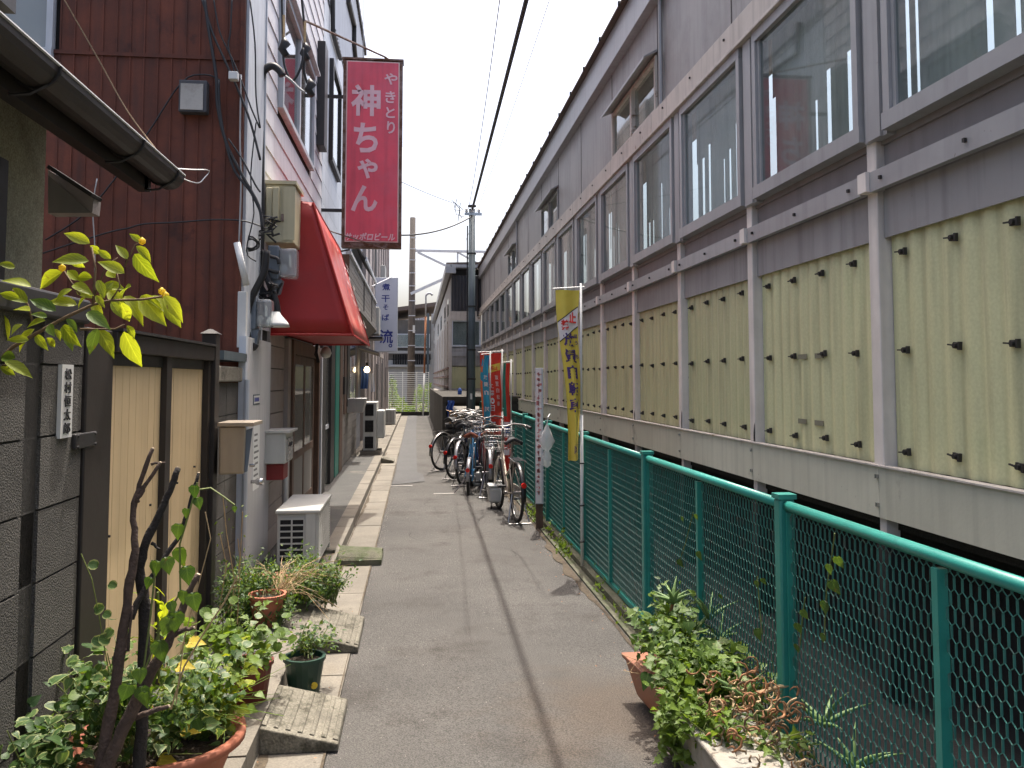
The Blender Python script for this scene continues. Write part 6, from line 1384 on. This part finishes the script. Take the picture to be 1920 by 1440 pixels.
# red pot with bright geranium
def pot(par, c, r0, r1, h, m, n=20):
    MB().lathe(c, [(.001, .0), (r0, 0), (r1, h), (r1*1.08, h), (r1*1.08, h+.018), (r1*.92, h+.018), (r1*.88, h-.01), (.001, h-.012)], n).build('pot', m, par, smooth=False)
    MB().lathe(c, [(r1*.9, h-.008), (.001, h-.002)], n).build('soil', 'soil', par)
rp = thing('red_flower_pot', 'dark red pot with a bright green scalloped geranium on the kerb', 'potted plant', (-.76, 4.2, .1))
pot(rp, (-.76, 4.2, .1), .07, .095, .17, 'dark_red_pot')
cluster(rp, -.84, 4.12, .27, .52, .25, .22, 120, 200, ('round', 'ivy'), ('leaf_weed', 'leaf_green', 'leaf_weed'), (.034, .058), 16)
gp = thing('green_flower_pot', 'small dark green pot with a trailing plant standing in the gutter', 'potted plant', (-.56, 4.55, .004))
pot(gp, (-.56, 4.55, .004), .075, .10, .17, 'green_pot')
MB().tube([(-.50, 4.462, .07), (-.498, 4.458, .07)], .017, 10).build('round_sticker', 'leaf_yellow', gp)
cluster(gp, -.55, 4.6, .18, .36, .17, .15, 110, 200, ('small', 'ivy'), ('leaf_dark', 'leaf_green'), (.018, .034), 18)
# bush by the air conditioner
bu = thing('bushy_planter', 'bushy dark green small leaved plant with dry stems in front of the air conditioner', 'potted plant', (-1.0, 6.2, .095))
pot(bu, (-.90, 5.45, .095), .07, .11, .18, 'terracotta')
MB().box(-1.2, -.85, 5.9, 6.3, .096, .24).build('trough', 'brown_plastic', bu, bevel=.01)
for (cx, cy, z0, z1, rx, ry, a_, b_) in ((-1.0, 5.8, .12, .50, .28, .40, 80, 2600), (-.74, 5.95, .12, .44, .28, .40, 90, 2300), (-1.08, 5.4, .1, .46, .18, .35, 50, 1100), (-.56, 5.9, .12, .36, .18, .35, 60, 700), (-.85, 5.4, .1, .34, .16, .25, 15, 500)):
    cluster(bu, cx, cy, z0, z1, rx, ry, a_, b_, ('small', 'oval'), ('leaf_dark', 'leaf_green'), (.024, .045), 40)
q = MB()
for i in range(70):
    a0 = Vector((-.86+random.uniform(-.06, .06), 5.6+random.uniform(-.1, .1), .27)); e = Vector((random.uniform(-.2, .42), random.uniform(-.25, .5), random.uniform(-.15, .18)))
    q.tube([a0, a0+e*.5+Vector((0, 0, .06)), a0+e], [.0025, .002, .001], 4)
q.build('dry_stems', 'straw', bu, kind='stuff')
wv_ = thing('wispy_weeds', 'thin pale weed stems rising beside the gate end post', 'weeds', (-1.15, 5.2, .1))
for pts in ([(430, 1180), (440, 1090), (425, 1000), (418, 930)], [(400, 1190), (440, 1120), (450, 1050), (446, 1010)], [(445, 1170), (450, 1060), (455, 960)], [(410, 1150), (425, 1060), (412, 1000)]):
    MB().tube([W(x, y, Y=5.2) for x, y in pts], .003, 5).build('stem', 'straw', wv_)
for i in range(40): x = random.uniform(405, 470); leaf_obj('small', 'leaf_weed', wv_, W(x, random.uniform(950, 1180), Y=5.2), rv(), (0, -1, .5), random.uniform(.015, .03))
# right hand planters
rp2 = thing('brown_planter', 'weathered brown plastic planter with ivy at the foot of the green fence', 'planter', (1.25, 4.05, 0))
P8 = [(1.13, 3.84, .03), (1.34, 3.84, .03), (1.33, 4.25, .03), (1.10, 4.25, .03), (1.10, 3.82, .20), (1.37, 3.82, .20), (1.37, 4.30, .20), (1.05, 4.30, .20)]
MB().hexa(P8).box(1.16, 1.2, 3.9, 4.2, .001, .029).build('trough', 'brown_plastic', rp2, bevel=.012)
MB().hexa([(1.09, 3.81, .201), (1.38, 3.81, .201), (1.38, 4.31, .201), (1.04, 4.31, .201), (1.085, 3.80, .225), (1.385, 3.80, .225), (1.385, 4.32, .225), (1.035, 4.32, .225)]).build('rim', 'brown_plastic', rp2, bevel=.006)
st2 = thing('styrofoam_planter', 'pale worn foam box planter nearest the camera beside the fence', 'planter', (1.22, 3.35, 0))
MB().box(1.10, 1.38, 2.95, 3.72, .002, .20).build('box', 'styrofoam', st2, bevel=.012)
MB().box(1.085, 1.395, 2.94, 3.73, .202, .225).build('rim', 'styrofoam', st2, bevel=.008)
MB().hexa([(1.11, 3.70, .05), (1.2, 3.74, .05), (1.2, 3.76, .05), (1.11, 3.72, .05), (1.11, 3.70, .2), (1.2, 3.74, .24), (1.2, 3.76, .24), (1.11, 3.72, .2)]).build('broken_edge', 'styrofoam', st2)
tag(MB().hexa([(1.115, 4.04, .22), (1.135, 4.04, .22), (1.135, 4.06, .22), (1.115, 4.06, .22), (1.10, 4.06, .40), (1.13, 4.06, .42), (1.13, 4.08, .42), (1.10, 4.08, .40)]).build('white_stake', 'styrofoam'), 'white plastic stake stuck in the brown planter', 'stake')
for args in ((1.20, 4.05, .22, .48, .24, .30, 150, 800), (1.26, 3.65, .2, .44, .24, .28, 130, 800), (1.12, 3.55, .05, .36, .13, .25, 80, 420), (1.16, 3.3, .16, .34, .12, .2, 50, 300)):
    cluster(rp2 if args[1] > 4 else st2, *args, ('ivy', 'heart', 'ivy'), ('leaf_green', 'leaf_weed', 'leaf_weed' if args[1] < 3.7 else 'leaf_heart'), (.03, .058), 12)
for x, y, s in ((1330, 1200, 70), (1370, 1290, 95), (1455, 1270, 80), (1290, 1165, 50), (1315, 1370, 60), (1215, 1265, 60)):
    leaf_obj('heart', 'leaf_heart', rp2, W(x, y, Y=3.8), Vector((random.uniform(-.5, .5), -.5, -.6)), (0, -.8, .8), s*3.8/1600*.5, .3)
leaf_obj('heart', 'leaf_yellow', st2, W(1300, 1362, Y=3.5), Vector((1, -.2, 0)), (0, -.5, 1), .07, .1)
cluster(st2, 1.08, 3.45, .03, .14, .06, .14, 22, 0, ('ivy',), ('leaf_weed',), (.04, .05), 5)
def aloe(par, c, n, L, tilt=.5, m='aloe'):
    for i in range(n):
        a = 2*math.pi*i/n+random.uniform(-.3, .3); e = random.uniform(.25, 1.0)*tilt; d = Vector((math.cos(a)*e, math.sin(a)*e, 1-e*.6)); l = L*random.uniform(.7, 1.1)
        b0 = Vector(c); pts = [b0+d.normalized()*l*t+Vector((math.cos(a), math.sin(a), -.6))*(.22*l*t*t) for t in (0, .25, .5, .75, 1)]
        o = MB().tube(pts, [.011, .011, .009, .005, .001], 6).build('aloe_leaf', m, par, smooth=True)
al = thing('tall_aloe', 'gangly aloe plant rising above the ivy against the green fence', 'potted plant', (1.27, 4.2, .2))
p0 = W(1262, 1130, Y=4.15); MB().tube([(1.27, 4.2, .2), (1.24, 4.18, .4), p0], [.012, .009, .008], 7).build('trunk', 'dry_leaf', al)
aloe(al, p0, 9, .13, .9)
for (x, y) in ((1300, 1195), (1330, 1160), (1265, 1200), (1350, 1200)): aloe(al, W(x, y, Y=4.2), 5, .16, 1.0)
cluster(al, 1.30, 4.25, .3, .56, .14, .2, 60, 160, ('heart', 'small'), ('leaf_dark', 'leaf_green'), (.03, .05), 14)
q = MB()
for i in range(40): a0 = W(1215+random.uniform(-20, 25), 1250+random.uniform(-15, 20), Y=4.1); q.tube([a0, a0+rv(.04), a0+Vector((random.uniform(-.08, .02), 0, random.uniform(-.07, .03)))], .0012, 4)
q.build('dry_grass', 'straw', al, kind='stuff')
dw = thing('withered_aloe', 'dried brown curled aloe stems in the foam box at lower right', 'potted plant', (1.32, 3.3, .2))
for i in range(150):
    c = Vector((1.22+random.uniform(-.1, .2), 3.22+random.uniform(-.3, .25), random.uniform(.21, .44))); a = random.uniform(0, 6.28); r = random.uniform(.008, .034); L_ = random.uniform(2, 5)
    pts = [c+Vector((r*math.cos(a+t*L_/6), random.uniform(-.004, .004)+.02*t/6, r*math.sin(a+t*L_/6)))+rv(.003) for t in range(7)]
    MB().tube(pts, [.003, .0045, .005, .004, .003, .002, .001], 5).build('curled_leaf', random.choice(('dry_leaf', 'dry_leaf', 'straw', 'twig')), dw, smooth=True)
for a, b in (((1380, 1380), (1500, 1440)), ((1400, 1360), (1430, 1425)), ((1450, 1290), (1500, 1400)), ((1490, 1380), (1540, 1440)), ((1420, 1300), (1490, 1285))): MB().tube([W(*a, Y=3.3), W((a[0]+b[0])/2+6, (a[1]+b[1])/2-5, Y=3.25), W(*b, Y=3.25)], [.009, .008, .005], 6).build('dead_stalk', 'straw', dw)
aloe(dw, W(1440, 1350, Y=3.35), 8, .16, 1.0); aloe(dw, W(1545, 1360, Y=3.3), 7, .18, 1.0); aloe(dw, W(1470, 1420, Y=3.2), 6, .14, 1.0); aloe(dw, W(1600, 1440, Y=3.0), 7, .16, .9); aloe(dw, W(1395, 1310, Y=3.4), 5, .17, 1.0)
cluster(dw, 1.34, 3.1, .2, .36, .1, .2, 30, 60, ('ivy', 'small'), ('leaf_green',), (.03, .05), 4)
# sparse vine leaves caught in the fence
fv = thing('fence_vine', 'sparse heart leaved vine climbing through the near fence mesh', 'vine', (1.42, 3.4, .1))
for pts in ([(1275, 1050), (1285, 1020), (1300, 960)], [(1430, 1190), (1425, 1150), (1420, 1080)], [(1545, 1200), (1550, 1100), (1560, 1040), (1565, 1000)], [(1500, 1210), (1505, 1150), (1510, 1120)]): MB().tube([W(x, y, X=1.425) for x, y in pts], .0025, 5).build('vine_stem', 'green_stem', fv)
for x, y, s in ((1273, 1050, 26), (1280, 970, 18), (1310, 1035, 24), (1305, 965, 18), (1420, 1090, 18), (1421, 1180, 26), (1570, 1045, 24), (1560, 1090, 28), (1548, 1130, 26), (1545, 1190, 18), (1505, 1145, 20), (1495, 1170, 22), (1495, 1210, 20), (1350, 1115, 14), (1430, 1085, 16), (1555, 1060, 20)):
    leaf_obj('heart', random.choice(('leaf_dark', 'leaf_heart', 'leaf_heart')), fv, W(x, y, X=1.41), Vector((random.uniform(-.3, .3), random.uniform(-.6, .3), -1)), (-1, -.5, .4), s*3.4/1600*.85, .4)
# small weeds at the fence foot
ww = thing('kerb_weeds', 'little green weeds sprouting along the fence kerb', 'weeds', (1.36, 7.8, 0))
q = MB(); q.uv = []
for cy, k in ((4.6, 60), (5.0, 40), (7.9, 90), (7.6, 40), (8.6, 30), (9.5, 90), (10, 60), (6.2, 25), (5.6, 25)):
    for i in range(k): add_leaf(q, 'small', (1.35+random.gauss(0, .03), cy+random.gauss(0, .1), abs(random.gauss(.05, .06))), rv()+Vector((0, 0, .6)), rv(), random.uniform(.02, .05))
q.build('foliage', 'leaf_weed', ww, kind='stuff')
lt = MB(); lt.uv = []
for i in range(90): 
    x = random.choice((random.uniform(-.8, -.35), random.uniform(1.0, 1.35), 1.3-abs(random.gauss(0, .1)))); add_leaf(lt, 'small', (x, random.uniform(3.6, 9), .012 if x > -.37 else .02), rv()*Vector((1, 1, 0)) if False else Vector((random.uniform(-1, 1), random.uniform(-1, 1), .05)), (0, 0, 1), random.uniform(.01, .02))
tag(lt.build('fallen_leaves', 'dry_leaf', kind='stuff'), 'tiny dry fallen leaves scattered along the lane edges', 'fallen leaves')
bpy.data.objects.remove(TXO)
